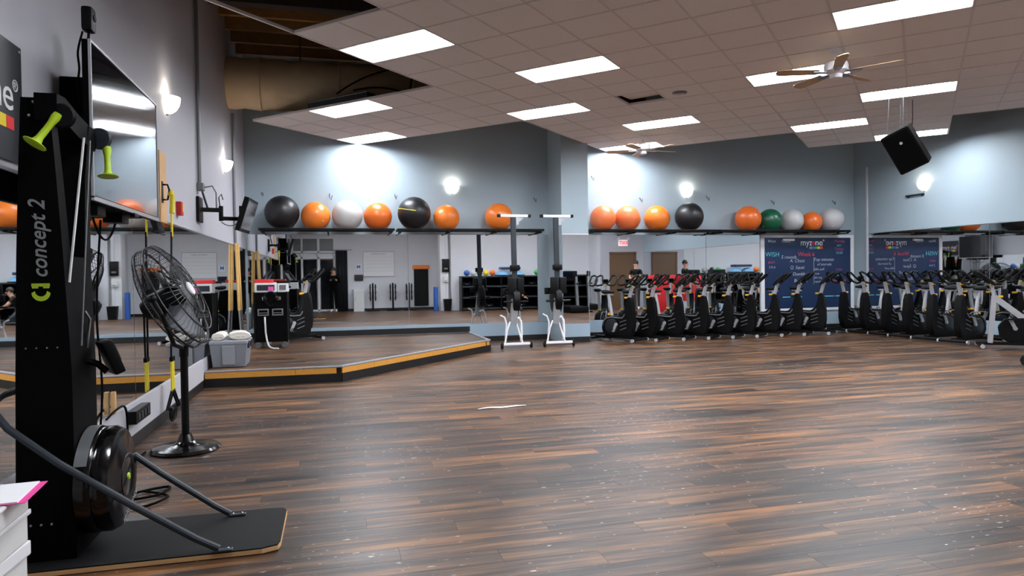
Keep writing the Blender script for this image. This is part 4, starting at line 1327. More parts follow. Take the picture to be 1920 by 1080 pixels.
# ------------------------------------------------------------------ spin bikes
def spin_bike(label, group):
    t = thing('spin_bike', label, 'exercise bike', (0, 0, 0), group=group)
    for x, nm in ((0.50, 'front_foot'), (-0.50, 'rear_foot')):
        fo = B().tube([(x, -0.25, 0.055), (x, 0.25, 0.055)], 0.028, 8).obj(nm, M_black, t)
        for s in (-1, 1):
            B().lathe([(0, -0.014), (0.034, -0.014), (0.034, 0.014), (0, 0.014)], 12, Matrix.Translation((x, s * 0.262, 0.04)) @ Matrix.Rotation(PI / 2, 4, 'X')).obj('foot_wheel', M_silver, fo)
    B().bar((-0.5, 0, 0.075), (0.5, 0, 0.075), 0.07, 0.05).obj('base_beam', M_black, t, smooth=False)
    body = [(-0.28, 0.10), (-0.34, 0.22), (-0.33, 0.36), (-0.26, 0.46), (-0.12, 0.50), (0.06, 0.49), (0.16, 0.50), (0.215, 0.58), (0.235, 0.72), (0.245, 0.86), (0.335, 0.86), (0.36, 0.74), (0.385, 0.5), (0.39, 0.3), (0.375, 0.16), (0.34, 0.10)]
    b = B().prism(body, -0.06, 0.06)
    es = [e for e in b.bm.edges]
    bmesh.ops.bevel(b.bm, geom=es, offset=0.018, segments=2, affect='EDGES')
    bd = b.obj('drive_body', M_black, t)
    for s in (-1, 1):
        B().tube([(-0.31, s * 0.064, 0.30), (-0.28, s * 0.066, 0.39), (-0.20, s * 0.067, 0.45), (-0.10, s * 0.067, 0.47), (0.05, s * 0.067, 0.455), (0.16, s * 0.067, 0.46), (0.21, s * 0.067, 0.53)], 0.013, 6).obj('body_trim', M_midgrey, bd)
        B().lathe([(0, 0.008), (0.13, 0.008), (0.15, 0.0), (0.15, -0.004)], 28, Matrix.Translation((-0.10, s * 0.062, 0.29)) @ Matrix.Rotation(-s * PI / 2, 4, 'X')).obj('wheel_cover', M_wheelcov, bd)
        for q in range(3):
            B().tube([(0.10, s * 0.066, 0.37 - q * 0.075), (0.24, s * 0.066, 0.42 - q * 0.075)], 0.008, 5).obj('body_line', M_midgrey, bd)
    B().tube([(-0.12, 0, 0.47), (-0.20, 0, 0.90)], 0.032, 10).obj('seat_post', M_silver, t)
    b = B()
    rings = []
    for x, w, z0_, z1_ in ((-0.345, 0.05, .955, .985), (-0.32, 0.085, .935, 1.0), (-0.24, 0.085, .925, .995), (-0.16, 0.04, .935, .985), (-0.09, 0.026, .94, .98), (-0.06, 0.012, .95, .97)):
        rings.append([b.bm.verts.new((x, y_, z_)) for y_, z_ in ((-w, (z0_ + z1_) / 2), (-w * .6, z1_), (w * .6, z1_), (w, (z0_ + z1_) / 2), (w * .6, z0_), (-w * .6, z0_))])
    for A, C in zip(rings, rings[1:]):
        for j in range(6):
            b.bm.faces.new((A[j], A[(j + 1) % 6], C[(j + 1) % 6], C[j]))
    b.bm.faces.new(rings[0][::-1])
    b.bm.faces.new(rings[-1])
    b.obj('saddle', M_rubber, t)
    B().bar((-0.30, 0, 0.915), (-0.10, 0, 0.905), 0.04, 0.025).obj('seat_slider', M_silver, t, smooth=False)
    B().tube([(0.285, 0, 0.85), (0.35, 0, 1.08)], 0.035, 10).obj('handlebar_post', M_silver, t)
    hbp = [(0.35, 0.05, 1.075), (0.32, 0.17, 1.05), (0.35, 0.235, 1.08), (0.45, 0.25, 1.17), (0.54, 0.23, 1.25), (0.575, 0.17, 1.285), (0.56, 0.11, 1.27), (0.48, 0.09, 1.19), (0.385, 0.055, 1.10)]
    hb = B().tube([(a, -b_, c) for a, b_, c in hbp] + hbp[::-1], 0.02, 8).obj('handlebar', M_rubber, t)
    B().box((0.43, 0, 1.16), (0.03, 0.12, 0.10), Matrix.Rotation(-0.8, 3, 'Y'), bevel=0.008).obj('console', M_black, hb)
    B().box((0.33, 0.05, 1.05), (0.08, 0.03, 0.03), bevel=0.005).obj('lever', M_amber, t)
    B().box((0.225, 0.0, 0.85), (0.09, 0.05, 0.035), bevel=0.006).obj('lever', M_amber, t)
    B().box((-0.165, 0.0, 0.52), (0.07, 0.075, 0.035), bevel=0.006).obj('lever', M_amber, t)
    for s, a in ((-1, -2.0), (1, 1.14)):
        ex, ez = 0.03 + 0.17 * math.cos(a), 0.33 + 0.17 * math.sin(a)
        cr = B().bar((0.03, s * 0.10, 0.33), (ex, s * 0.105, ez), 0.024, 0.05).obj('crank_arm', M_silver, t, smooth=False)
        B().lathe([(0, -0.012), (0.032, -0.012), (0.032, 0.012), (0, 0.012)], 14, Matrix.Translation((0.03, s * 0.098, 0.33)) @ Matrix.Rotation(PI / 2, 4, 'X')).obj('hub', M_silver, cr)
        B().box((ex, s * 0.165, ez), (0.10, 0.085, 0.025), bevel=0.006).obj('pedal', M_black, cr)
        B().tube([(ex - 0.03, s * 0.13, ez + .01), (ex + .03, s * 0.14, ez + 0.07), (ex + 0.03, s * 0.19, ez + .07), (ex - 0.03, s * 0.2, ez + .01)], 0.006, 5).obj('toe_cage', M_black, cr)
    return t


GB, GR = 'spin bikes along the back wall', 'spin bikes along the side wall'
bike0 = spin_bike('x', GB)
ordn = ['first', 'second', 'third', 'fourth', 'fifth', 'sixth', 'seventh', 'eighth', 'ninth']
AB = math.radians(-52)
xs_b = [5.42, 5.97, 6.53, 7.08, 7.64, 8.16, 8.72, 9.25, 9.82]
for k, x in enumerate(xs_b):
    # the upright of the bike (local x = 0.30) stands at (x, 12.3)
    jit = random.uniform(-.05, .05)
    AB = math.radians(-53 if k else -57)
    x += 0.12 if k == 0 else 0.04
    loc = (x - 0.30 * math.cos(AB), 12.36 - 0.30 * math.sin(AB) + random.uniform(-.02, .02), 0)
    where = {0: ' next to the pilaster', 8: ''}.get(k, '')
    lb = 'black spin bike, %s counted from the pilaster along the back wall%s' % (ordn[k], where)
    if k == 0:
        bike0.location, bike0.rotation_euler = loc, (0, 0, AB + jit)
        bike0['label'] = lb
    else:
        dup(bike0, loc, (0, 0, AB + jit), lb, GB)
AR = math.radians(188)
for k, yv in enumerate((12.75, 12.12, 11.53, 11.0, 10.46, 9.86)):
    jit = random.uniform(-.05, .05)
    loc = (10.70 + 0.30 * math.cos(PI - AR), yv + 0.30 * math.sin(PI - AR), 0)
    loc = (10.72 - 0.30 * math.cos(AR), yv - 0.30 * math.sin(AR), 0)
    dup(bike0, loc, (0, 0, AR + jit), 'black spin bike, %s counted from the room corner along the side wall' % ordn[k], GR)
dup(bike0, (11.05, 8.2, 0), (0, 0, PI), 'black spin bike at the picture edge beyond the silver-framed bike', GR)
# the silver framed bike standing side on at the end of the row
sb = spin_bike('grey-framed indoor bike standing side-on at the end of the side wall row', GR)
sb.name = 'indoor_bike'
sb.location, sb.rotation_euler = (10.82, 8.90, 0), (0, 0, math.radians(140))
for ch in list(sb.children):
    if ch.name.startswith(('drive_body', 'handlebar_post')):
        for g_ in list(ch.children):
            bpy.data.objects.remove(g_)
        bpy.data.objects.remove(ch)
B().bar((0.36, 0, 0.08), (0.30, 0, 0.86), 0.07, 0.07, up=(1, 0, 0)).obj('front_fork', M_silver, sb, smooth=False)
B().bar((0.30, 0, 0.84), (-0.18, 0, 0.42), 0.06, 0.09).obj('down_tube', M_silver, sb, smooth=False)
B().tube([(0.30, 0, 0.82), (0.335, 0, 1.06)], 0.026, 10).obj('handlebar_post', M_silver, sb)
wcv = [(-0.46, 0.12), (-0.48, 0.28), (-0.38, 0.42), (-0.1, 0.50), (0.16, 0.48), (0.25, 0.36), (0.22, 0.16), (0.1, 0.1)]
b = B().prism(wcv, -0.05, 0.05)
bmesh.ops.bevel(b.bm, geom=list(b.bm.edges), offset=0.015, segments=2, affect='EDGES')
b.obj('chain_guard', M_black, sb)
B().box((-0.02, -0.054, 0.40), (0.10, 0.006, 0.025)).obj('badge', M_lime, sb, smooth=False)
B().tube([(-0.16, 0, 0.42), (-0.2, 0, 0.9)], 0.026, 8).obj('seat_tube', M_silver, sb)
# the bike on the stage
dup(bike0, (-0.76, 12.95, ST), (0, 0, math.radians(28)), 'black spin bike standing on the corner stage behind the cart', 'spin bike on stage')

# ------------------------------------------------------------------ two rowing machines stored upright
def rower(loc, rz, label):
    t = thing('rowing_machine', label, 'rowing machine', loc, (0, 0, rz), 'rowing machines stored upright')
    # foot bar with wheels
    B().bar((-0.25, 0, 0.085), (0.25, 0, 0.085), 0.05, 0.04).obj('foot_bar', M_white, t, smooth=False)
    for s in (-1, 1):
        B().lathe([(0, -0.016), (0.045, -0.016), (0.05, 0), (0.045, 0.016), (0, 0.016)], 14, Matrix.Translation((s * 0.275, 0, 0.05)) @ Matrix.Rotation(PI / 2, 4, 'Y')).obj('wheel', M_rubber, t)
        B().box((s * 0.265, 0, 0.085), (0.03, 0.055, 0.05)).obj('wheel_bracket', M_black, t, smooth=False)
    # arched front legs
    B().tube([(-0.22, 0, 0.10), (-0.17, 0.0, 0.35), (-0.12, 0.0, 0.47), (-0.06, 0.0, 0.50), (0.0, 0.0, 0.44), (0.06, 0.0, 0.25), (0.11, 0, 0.11)], 0.017, 8).obj('front_leg', M_white, t)
    B().tube([(-0.02, 0.05, 0.52), (0.06, 0.05, 0.55), (0.10, 0.05, 0.48), (0.11, 0.05, 0.30), (0.10, 0.04, 0.12)], 0.024, 8).obj('front_leg', M_white, t)
    B().tube([(-0.28, 0.08, 0.60), (-0.20, 0.08, 0.56), (-0.17, 0.06, 0.45), (-0.2, 0.03, 0.12)], 0.016, 8).obj('front_leg', M_white, t)
    # main frame leaning up
    B().bar((-0.06, 0.02, 0.42), (0.0, 0.02, 0.98), 0.12, 0.08, up=(0, 1, 0)).obj('main_frame', M_midsilver, t, smooth=False)
    # flywheel cage
    b = B().lathe([(0, -0.07), (0.20, -0.07), (0.25, -0.055), (0.26, 0.0), (0.25, 0.055), (0.20, 0.07), (0, 0.07)], 30, Matrix.Translation((0.0, 0.16, 0.86)) @ Matrix.Rotation(PI / 2, 4, 'Y'))
    b.obj('flywheel_cage', M_black, t)
    for s in (-1, 1):
        B().box((s * 0.085, 0.0, 1.12), (0.13, 0.07, 0.30), bevel=0.02).obj('footrest', M_black, t)
    B().box((0, 0.04, 1.0), (0.34, 0.06, 0.05), bevel=0.01).obj('footrest_bar', M_black, t)
    for s in (-1, 1):
        B().tube([(s * 0.05, 0.0, 0.84), (s * 0.23, 0.01, 0.84)], 0.019, 8).obj('handle_grip', M_black, t)
    B().box((-0.17, 0.12, 1.02), (0.12, 0.05, 0.12), bevel=0.012).obj('monitor', M_black, t)
    # rail
    B().bar((0.0, 0.06, 0.95), (-0.02, 0.06, 2.36), 0.085, 0.06, up=(0, 1, 0)).obj('rail', M_dkgrey, t, smooth=False)
    B().box((0.055, 0.055, 2.29), (0.05, 0.05, 0.14)).obj('rail_end', M_silver, t, smooth=False)
    B().bar((-0.26, 0.06, 2.385), (0.26, 0.06, 2.385), 0.06, 0.045).obj('rear_foot', M_white, t, smooth=False)
    for s in (-1, 1):
        B().box((s * 0.285, 0.06, 2.385), (0.055, 0.07, 0.055), bevel=0.008).obj('rubber_end', M_rubber, t)
    B().prism([(0.03, 2.36), (0.19, 2.36), (0.03, 2.22)], 0.045, 0.075).obj('gusset', M_silver, t, smooth=False)
    B().box((-0.01, 0.02, 1.45), (0.17, 0.10, 0.10), bevel=0.02).obj('seat', M_black, t)


rower((3.17, 12.0, 0), math.radians(3), 'upright stored rowing machine nearer the stage corner')
rower((3.97, 12.0, 0), math.radians(-2), 'upright stored rowing machine next to the wall pilaster')

# ------------------------------------------------------------------ ceiling fans, speaker
def ceiling_fan(loc, rz, label):
    t = thing('ceiling_fan', label, 'fan', loc, (0, 0, rz), 'white ceiling fans')
    B().lathe([(0, 0), (0.075, 0), (0.07, -0.04), (0.03, -0.065), (0, -0.065)], 20).obj('canopy', M_white, t)
    B().tube([(0, 0, -0.05), (0, 0, -0.16)], 0.014, 8).obj('down_rod', M_white, t)
    B().lathe([(0, -0.14), (0.06, -0.145), (0.125, -0.165), (0.135, -0.20), (0.13, -0.255), (0.09, -0.28), (0.07, -0.29), (0.065, -0.335), (0.03, -0.35), (0, -0.35)], 28).obj('motor_housing', M_white, t)
    for k in range(5):
        a = 2 * PI * k / 5
        R = Matrix.Rotation(a, 4, 'Z')
        ir = B().prism([(0.10, -0.03), (0.27, -0.05), (0.27, 0.05), (0.10, 0.03)], -0.004, 0.004, R @ Matrix.Translation((0, 0, -0.27)) @ Matrix.Rotation(PI / 2, 4, 'X')).obj('blade_iron', M_steel, t, smooth=False)
        out = [(0.20, -0.055), (0.62, -0.07), (0.67, -0.055), (0.69, 0), (0.67, 0.055), (0.62, 0.07), (0.20, 0.055)]
        MB = R @ Matrix.Translation((0, 0, -0.262)) @ Matrix.Rotation(PI / 2 + 0.2, 4, 'X')
        bl = B().prism(out, -0.004, 0.004, MB).obj('fan_blade', M_blade, t, smooth=False)


fx, fy = 5.67, 6.84
ceiling_fan((fx, fy, ZC), 0.35, 'white ceiling fan with maple blades nearer the camera')
ceiling_fan((5.62, 11.88, ZC), 0.1, 'white ceiling fan near the back wall, farther from the camera')

sp = thing('hanging_speaker', 'black loudspeaker hung on wires from the ceiling, tilted downward', 'speaker', (8.29, 8.5, 3.12))
fz = Vector((-0.84, -0.50, -0.36)).normalized()      # direction the grille faces
sd = fz.cross(Vector((0, 0, 1))).normalized()
up = sd.cross(fz)
roll = Matrix.Rotation(math.radians(22), 3, fz)
sd, up = roll @ sd, roll @ up
RS = Matrix((sd, -fz, up)).transposed()     # local x side, local -y front, z up
b = B()
pts = [(-0.21, -0.19), (0.21, -0.19), (0.15, 0.19), (-0.15, 0.19)]
A = [b.bm.verts.new(RS @ Vector((p[0], p[1], -0.31))) for p in pts]
C = [b.bm.verts.new(RS @ Vector((p[0], p[1], 0.31))) for p in pts]
b.bm.faces.new(A)
b.bm.faces.new(C)
for i in range(4):
    b.bm.faces.new((A[i], A[(i + 1) % 4], C[(i + 1) % 4], C[i]))
bmesh.ops.bevel(b.bm, geom=list(b.bm.edges), offset=0.012, segments=2, affect='EDGES')
b.obj('cabinet', M_black, sp)
B().box(RS @ Vector((0, -0.194, 0)), (0.37, 0.010, 0.56), RS).obj('grille', M_blackm, sp, smooth=False)
B().lathe([(0, 0.004), (0.02, 0.004), (0.022, 0)], 14, Matrix.Translation(RS @ Vector((-0.02, -0.20, 0.12))) @ (RS @ Matrix.Rotation(PI / 2, 3, 'X')).to_4x4()).obj('badge', M_offw, sp)
for pt in ((-0.12, -0.1), (0.12, -0.1), (0, 0.16)):
    a = RS @ Vector((pt[0], pt[1], 0.31))
    B().tube([a, Vector((a.x * 0.9, a.y * 0.9, ZC - 3.12))], 0.0028, 5).obj('hanging_wire', M_dkgrey, sp)
cable('cable', [(8.45, 8.66, 3.3), (8.5, 8.7, 3.2), (8.53, 8.66, 3.5), (8.5, 8.62, ZC)], 0.006, M_blackm, 'thin speaker cable running up from the hanging loudspeaker')
wv = thing('wall_bar', 'narrow dark metal bar on the side wall beneath a lit sconce', 'wall bar', (XR, 11.85, 2.87))
B().box((-0.02, 0, 0), (0.04, 0.46, 0.03), bevel=0.004).obj('bar', M_dkgrey, wv, smooth=False)
for s in (-1, 1):
    B().box((-0.01, s * 0.18, -0.015), (0.02, 0.04, 0.05)).obj('bracket', M_dkgrey, wv, smooth=False)

# ------------------------------------------------------------------ things on the open floor
dk = thing('step_platform', 'low black exercise step with a red edge at the picture border', 'step', (8.72, 6.66, 0), (0, 0, 0.15))
B().box((0, 0, 0.035), (0.66, 0.36, 0.05), bevel=0.012).obj('deck', M_rubber, dk)
B().box((-0.335, 0, 0.03), (0.012, 0.34, 0.02)).obj('edge_stripe', M_red, dk, smooth=False)
for s in (-1, 1):
    B().box((s * 0.25, 0, 0.006), (0.1, 0.34, 0.012)).obj('foot', M_black, dk, smooth=False)
db = thing('dumbbell', 'black dumbbell lying on the floor at the picture border', 'dumbbell', (9.02, 7.2, 0.085), (0, 0, 0.3))
for s in (-1, 1):
    B().lathe([(0, -0.05), (0.07, -0.05), (0.085, -0.035), (0.085, 0.035), (0.07, 0.05), (0, 0.05)], 8, Matrix.Translation((s * 0.11, 0, 0)) @ Matrix.Rotation(PI / 2, 4, 'Y')).obj('head', M_rubber, db)
B().tube([(-0.1, 0, 0), (0.1, 0, 0)], 0.016, 10).obj('grip', M_chrome, db)
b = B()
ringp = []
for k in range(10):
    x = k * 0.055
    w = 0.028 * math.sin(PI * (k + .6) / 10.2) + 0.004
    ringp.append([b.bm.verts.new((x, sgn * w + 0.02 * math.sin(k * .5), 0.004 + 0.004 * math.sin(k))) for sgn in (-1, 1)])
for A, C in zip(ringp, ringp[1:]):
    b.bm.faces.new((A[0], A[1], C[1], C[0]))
o = b.obj('floor_streak', M_paper, None, (1.35, 6.62, 0.001), (0, 0, 0.12))  # thin white strip, put in for a bright streak on the floor
tag(o, 'thin white strip forming a bright streak alone on the open floor', 'tape')
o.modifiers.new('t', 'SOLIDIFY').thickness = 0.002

# ------------------------------------------------------------------ the front side of the room, seen only in the mirrors
d1 = struct(thing('door_1', '', ''))
del d1['label'], d1['category']
yf = YF + 0.02
for k in range(3):
    xa_, xb_ = [(-1.5, -1.18), (-1.16, -0.58), (-0.52, 0.04)][k]
    B().box(((xa_ + xb_) / 2, yf, 1.05), (xb_ - xa_ - 0.08, 0.02, 2.0)).obj('pane', M_glassdk, d1, smooth=False)
for x in (-1.52, -1.17, -0.55, 0.06):
    B().box((x, yf + 0.02, 1.45), (0.07, 0.07, 2.9)).obj('mullion', M_white, d1, smooth=False)
for z in (0.06, 2.12, 2.35, 2.9):
    B().box((-0.73, yf + 0.02, z), (1.6, 0.07, 0.07)).obj('transom', M_white, d1, smooth=False)
for xa_, xb_ in ((-1.5, -0.58), (-0.52, 0.04)):
    B().box(((xa_ + xb_) / 2, yf, 2.62), (xb_ - xa_ - 0.06, 0.02, 0.5)).obj('pane', M_midgrey, d1, smooth=False)
for x in (-1.1, -0.62):
    B().tube([(x, yf + 0.06, 0.9), (x, yf + 0.1, 0.95), (x, yf + 0.1, 1.25), (x, yf + 0.06, 1.3)], 0.014, 8).obj('pull_handle', M_steel, d1)
cu_ = thing('curtain', 'long black curtain drawn aside next to the glass doors', 'curtain', (0.33, YF + 0.12, 0))
b = B()
rows = []
for z in (0.05, 2.4):
    rows.append([b.bm.verts.new((-0.22 + 0.44 * k / 40, 0.05 * math.sin(k * 1.1), z)) for k in range(41)])
for k in range(40):
    b.bm.faces.new((rows[0][k], rows[0][k + 1], rows[1][k + 1], rows[1][k]))
b.obj('drape', M_curtain, cu_).modifiers.new('t', 'SOLIDIFY').thickness = 0.008
B().tube([(-0.4, 0, 2.42), (0.4, 0, 2.42)], 0.015, 8).obj('curtain_rod', M_steel, cu_)
wb = thing('whiteboard', 'whiteboard with a month grid in a thin frame, seen in the mirrors', 'board', (1.77, YF + 0.01, 1.86))
B().box((0, 0.008, 0), (1.22, 0.014, 0.98)).obj('surface', M_paper, wb, smooth=False)
for c, d_ in (((0, .49), (1.24, .025)), ((0, -.49), (1.24, .025)), ((.61, 0), (.025, .98)), ((-.61, 0), (.025, .98))):
    B().box((c[0], 0.015, c[1]), (d_[0], 0.02, d_[1])).obj('frame_rail', M_silver, wb, smooth=False)
for k in range(1, 6):
    B().box((0, 0.016, -0.42 + k * 0.14), (1.1, 0.001, 0.004)).obj('grid_line', M_printgrey, wb, smooth=False)
text('CLASS CALENDAR', 0.07, M_printgrey, wb, face_front(0, 0.0165, 0.40))
sg = thing('wall_sign', 'small white notice with blue letters beside the whiteboard', 'sign', (0.98, YF, 1.75))
B().box((0, 0.006, 0), (0.22, 0.012, 0.22)).obj('sheet', M_paper, sg, smooth=False)
text('M', 0.2, M_printb, sg, face_front(0, 0.0135, 0), bold=0.004)
bx_ = thing('wall_screen', 'small black control screen beside the whiteboard', 'screen', (0.98, YF, 1.32))
B().box((0, 0.02, 0), (0.34, 0.04, 0.24), bevel=0.006).obj('case', M_black, bx_, smooth=False)
B().box((0, 0.042, 0), (0.28, 0.004, 0.18)).obj('display', M_screen, bx_, smooth=False)
cb = thing('white_cabinet', 'narrow white floor cabinet below the control screen', 'cabinet', (0.96, YF + 0.22, 0))
B().box((0, 0, 0.43), (0.40, 0.36, 0.86), bevel=0.006).obj('body', M_white, cb, smooth=False)
dr = B().box((0, 0.186, 0.43), (0.36, 0.016, 0.78), bevel=0.004).obj('door', M_offw, cb, smooth=False)
B().box((-0.14, 0.2, 0.5), (0.02, 0.02, 0.12)).obj('handle', M_steel, dr, smooth=False)
for k, x in enumerate((1.50, 2.28, 2.92)):
    t = thing('weight_tree', 'black weight tree rack against the pale wall, number %s from the cabinet' % ordn[k], 'weight rack', (x, YF + 0.35, 0), group='weight trees')
    B().box((0, 0, 0.03), (0.5, 0.4, 0.05)).obj('base', M_black, t, smooth=False)
    B().tube([(0, 0, 0.05), (0, 0, 1.1)], 0.035, 8).obj('post', M_black, t)
    for z in (0.5, 0.72, 0.94):
        for s in (-1, 1):
            pg = B().tube([(0, 0, z), (s * 0.17, 0, z + 0.02)], 0.015, 6).obj('peg', M_steel, t)
            B().lathe([(0.02, -0.02), (0.11, -0.02), (0.11, 0.02), (0.02, 0.02)], 16, Matrix.Translation((s * 0.10, 0, z + 0.01)) @ Matrix.Rotation(PI / 2, 4, 'Y')).obj('plate', M_rubber, pg)
ob = thing('wall_mat', 'black folding mat in an orange topped wall holder', 'mat', (3.45, YF, 1.0))
B().box((0, 0.03, -0.1), (0.58, 0.06, 1.5), bevel=0.01).obj('mat_pad', M_rubber, ob, smooth=False)
B().box((0, 0.03, 0.72), (0.68, 0.06, 0.16)).obj('holder', M_orange, ob, smooth=False)
col_ = struct(B().box((4.22, 0.42, ZR / 2), (0.46, 0.5, ZR)).obj('wall_front_column', M_white, smooth=False))
for nm, lb, z, h, w, m in (('towel_dispenser', 'black dispenser mounted on the white column', 1.75, 0.5, 0.28, M_black), ('light_switch', 'white switch plate on the white column', 1.22, 0.22, 0.18, M_offw)):
    t = thing(nm, lb, nm.split('_')[1], (4.2, 0.67, z))
    B().box((0, 0.05, 0), (w, 0.10, h), bevel=0.015).obj('case', m, t)
    B().box((0, 0.102, -h * .25), (w * .5, 0.006, h * .12)).obj('slot', M_midgrey, t, smooth=False)
bn = thing('waste_bin', 'black waste bin at the foot of the white column', 'bin', (4.22, 0.92, 0))
b = B()
loft(b, [(-0.12, 0.12, -0.12, 0.12, 0.005), (-0.15, 0.15, -0.15, 0.15, 0.45)])
b.obj('tub', M_black, bn, smooth=False)
B().tube([(-.15, -.15, .45), (.15, -.15, .45), (.15, .15, .45), (-.15, .15, .45)], 0.012, 6, closed=True).obj('rim', M_black, bn)
t = thing('foam_roller', 'blue foam roller standing upright by the white column', 'roller', (3.80, 0.75, 0))
B().lathe([(0.03, 0.0), (0.09, 0.0), (0.09, 0.92), (0.03, 0.92), (0.03, 0.0)], 24).obj('tube', M_blue, t)
sh = thing('shelf_unit', 'long dark shelf unit holding small weights and balls, seen in the mirrors', 'shelf', (7.0, 1.08, 0))
for z in (0.08, 0.5, 0.92, 1.30):
    B().box((0, 0, z), (4.6, 0.55, 0.05)).obj('shelf_board', M_dkgrey, sh, smooth=False)
for x in (-2.28, -0.76, 0.76, 2.28):
    B().box((x, 0, 0.66), (0.05, 0.55, 1.3)).obj('upright', M_black, sh, smooth=False)
B().box((0, -0.26, 0.66), (4.6, 0.02, 1.3)).obj('back_panel', M_blackm, sh, smooth=False)
pal = [(M_blue, 'blue'), (M_offw, 'white'), (M_greenball, 'dark green'), (M_printy, 'yellow'), (M_orange2, 'red-orange'), (M_green, 'bright green'), (M_blackball, 'black'), (M_silverball, 'silver')]
for k in range(8):
    m, nm = pal[k]
    x = (-2.05, -1.8, -1.55, -1.3, -1.05, 0.75, 1.05, 1.4)[k]
    tag(B().ball((0, 0, 0.12), 0.115, 18).obj('medicine_ball', m, None, (7.0 + x, 1.1, 1.325)), '%s medicine ball on top of the dark shelf unit' % nm, 'ball', 'medicine balls on the shelf')
for k in range(10):
    for z in (0.105, 0.525, 0.945):
        if (k + int(z * 10)) % 3 == 0 and all(abs(4.95 + k * 0.43 - 7.0 - u) > 0.18 for u in (-2.28, -0.76, 0.76, 2.28)):
            t = thing('hex_dumbbell', 'black hex dumbbell stored in the dark shelf unit', 'dumbbell', (4.95 + k * 0.43, 1.1, z + 0.075), group='dumbbells in the shelf unit')
            for s in (-1, 1):
                B().lathe([(0, -0.045), (0.07, -0.045), (0.07, 0.045), (0, 0.045)], 6, Matrix.Translation((s * 0.09, 0, 0)) @ Matrix.Rotation(PI / 2, 4, 'Y')).obj('head', M_rubber, t)
            B().tube([(-.08, 0, 0), (.08, 0, 0)], 0.015, 8).obj('grip', M_steel, t)
for k, x in enumerate((6.35, 6.95)):
    t = thing('balance_dome', 'blue balance dome on the shelf unit, %s one' % ordn[k], 'trainer', (x, 1.08, 1.325))
    B().lathe([(0, 0.2), (0.12, 0.185), (0.22, 0.12), (0.26, 0.04), (0.27, 0.02)], 28).obj('dome', M_cyan, t)
    B().lathe([(0, 0.0), (0.30, 0.0), (0.30, 0.03), (0, 0.03)], 28).obj('base', M_black, t)
tag(B().box((0, 0, 0.06), (0.8, 0.4, 0.1), bevel=0.03).obj('step_deck', M_board, None, (6.65, 1.08, 1.55)), 'navy step deck balanced on the two balance domes', 'step')
# treadmills by the pale wall
for k, x in enumerate((8.2, 9.3)):
    t = thing('treadmill', 'black treadmill with its console facing the room, %s one from the shelves' % ordn[k], 'treadmill', (x, 2.2, 0), (0, 0, 0.1 * k), 'treadmills')
    B().box((0, 0.2, 0.12), (0.75, 1.5, 0.18), bevel=0.02).obj('deck', M_black, t)
    B().box((0, 0.2, 0.215), (0.5, 1.4, 0.01)).obj('belt', M_rubber, t, smooth=False)
    for s in (-1, 1):
        B().bar((s * 0.34, -0.35, 0.15), (s * 0.34, -0.5, 1.25), 0.08, 0.12, up=(0, 1, 0)).obj('upright', M_midgrey, t, smooth=False)
        B().tube([(s * 0.34, -0.5, 1.0), (s * 0.34, -0.1, 0.98)], 0.025, 8).obj('handrail', M_black, t)
    co = B().box((0, -0.5, 1.28), (0.76, 0.12, 0.36), bevel=0.03).obj('console', M_black, t)
    B().box((0, -0.435, 1.32), (0.4, 0.01, 0.2)).obj('display', M_screen, co, smooth=False)
d2 = struct(thing('door_2', '', ''))
del d2['label'], d2['category']
B().box((10.86, 2.32, 1.05), (0.96, 0.05, 2.1)).obj('leaf', M_brown, d2, smooth=False)
for c, d_ in (((10.35, 1.07), (0.07, 2.16)), ((11.37, 1.07), (0.07, 2.16)), ((10.86, 2.14), (1.1, 0.07))):
    B().box((c[0], 2.32, c[1]), (d_[0], 0.08, d_[1])).obj('door_frame', M_brown, d2, smooth=False)
B().box((11.2, 2.37, 1.0), (0.14, 0.06, 0.04)).obj('handle', M_steel, d2, smooth=False)
ex = thing('exit_sign', 'lit exit sign with red letters over the brown door, two emergency lamps', 'sign', (10.86, 2.31, 2.52))
B().box((0, 0.04, 0), (0.36, 0.06, 0.24), bevel=0.006).obj('case', M_exitbox, ex, smooth=False)
text('EXIT', 0.17, M_exit, ex, face_front(0, 0.072, 0), bold=0.006)
for s in (-1, 1):
    B().lathe([(0, 0), (0.05, 0.01), (0.065, 0.05), (0, 0.055)], 14, Matrix.Translation((s * 0.2, 0.05, 0.16)) @ Matrix.Rotation(-PI / 2, 4, 'X')).obj('emergency_lamp', M_offw, ex)
for k in range(4):
    t = thing('red_mat', 'red vinyl mat standing on edge by the side wall, %s in the row' % ordn[k], 'mat', (11.2, 4.6 + 0.16 * k, 0.02), (0, 0, 0.03 * (k - 2)), 'red mats')
    B().box((0, 0, 0.62), (0.78, 0.12, 1.22 + 0.04 * (k % 2)), bevel=0.02).obj('pad', M_redmat, t)
    B().box((0, -0.064, 1.0), (0.2, 0.01, 0.04)).obj('strap', M_black, t, smooth=False)


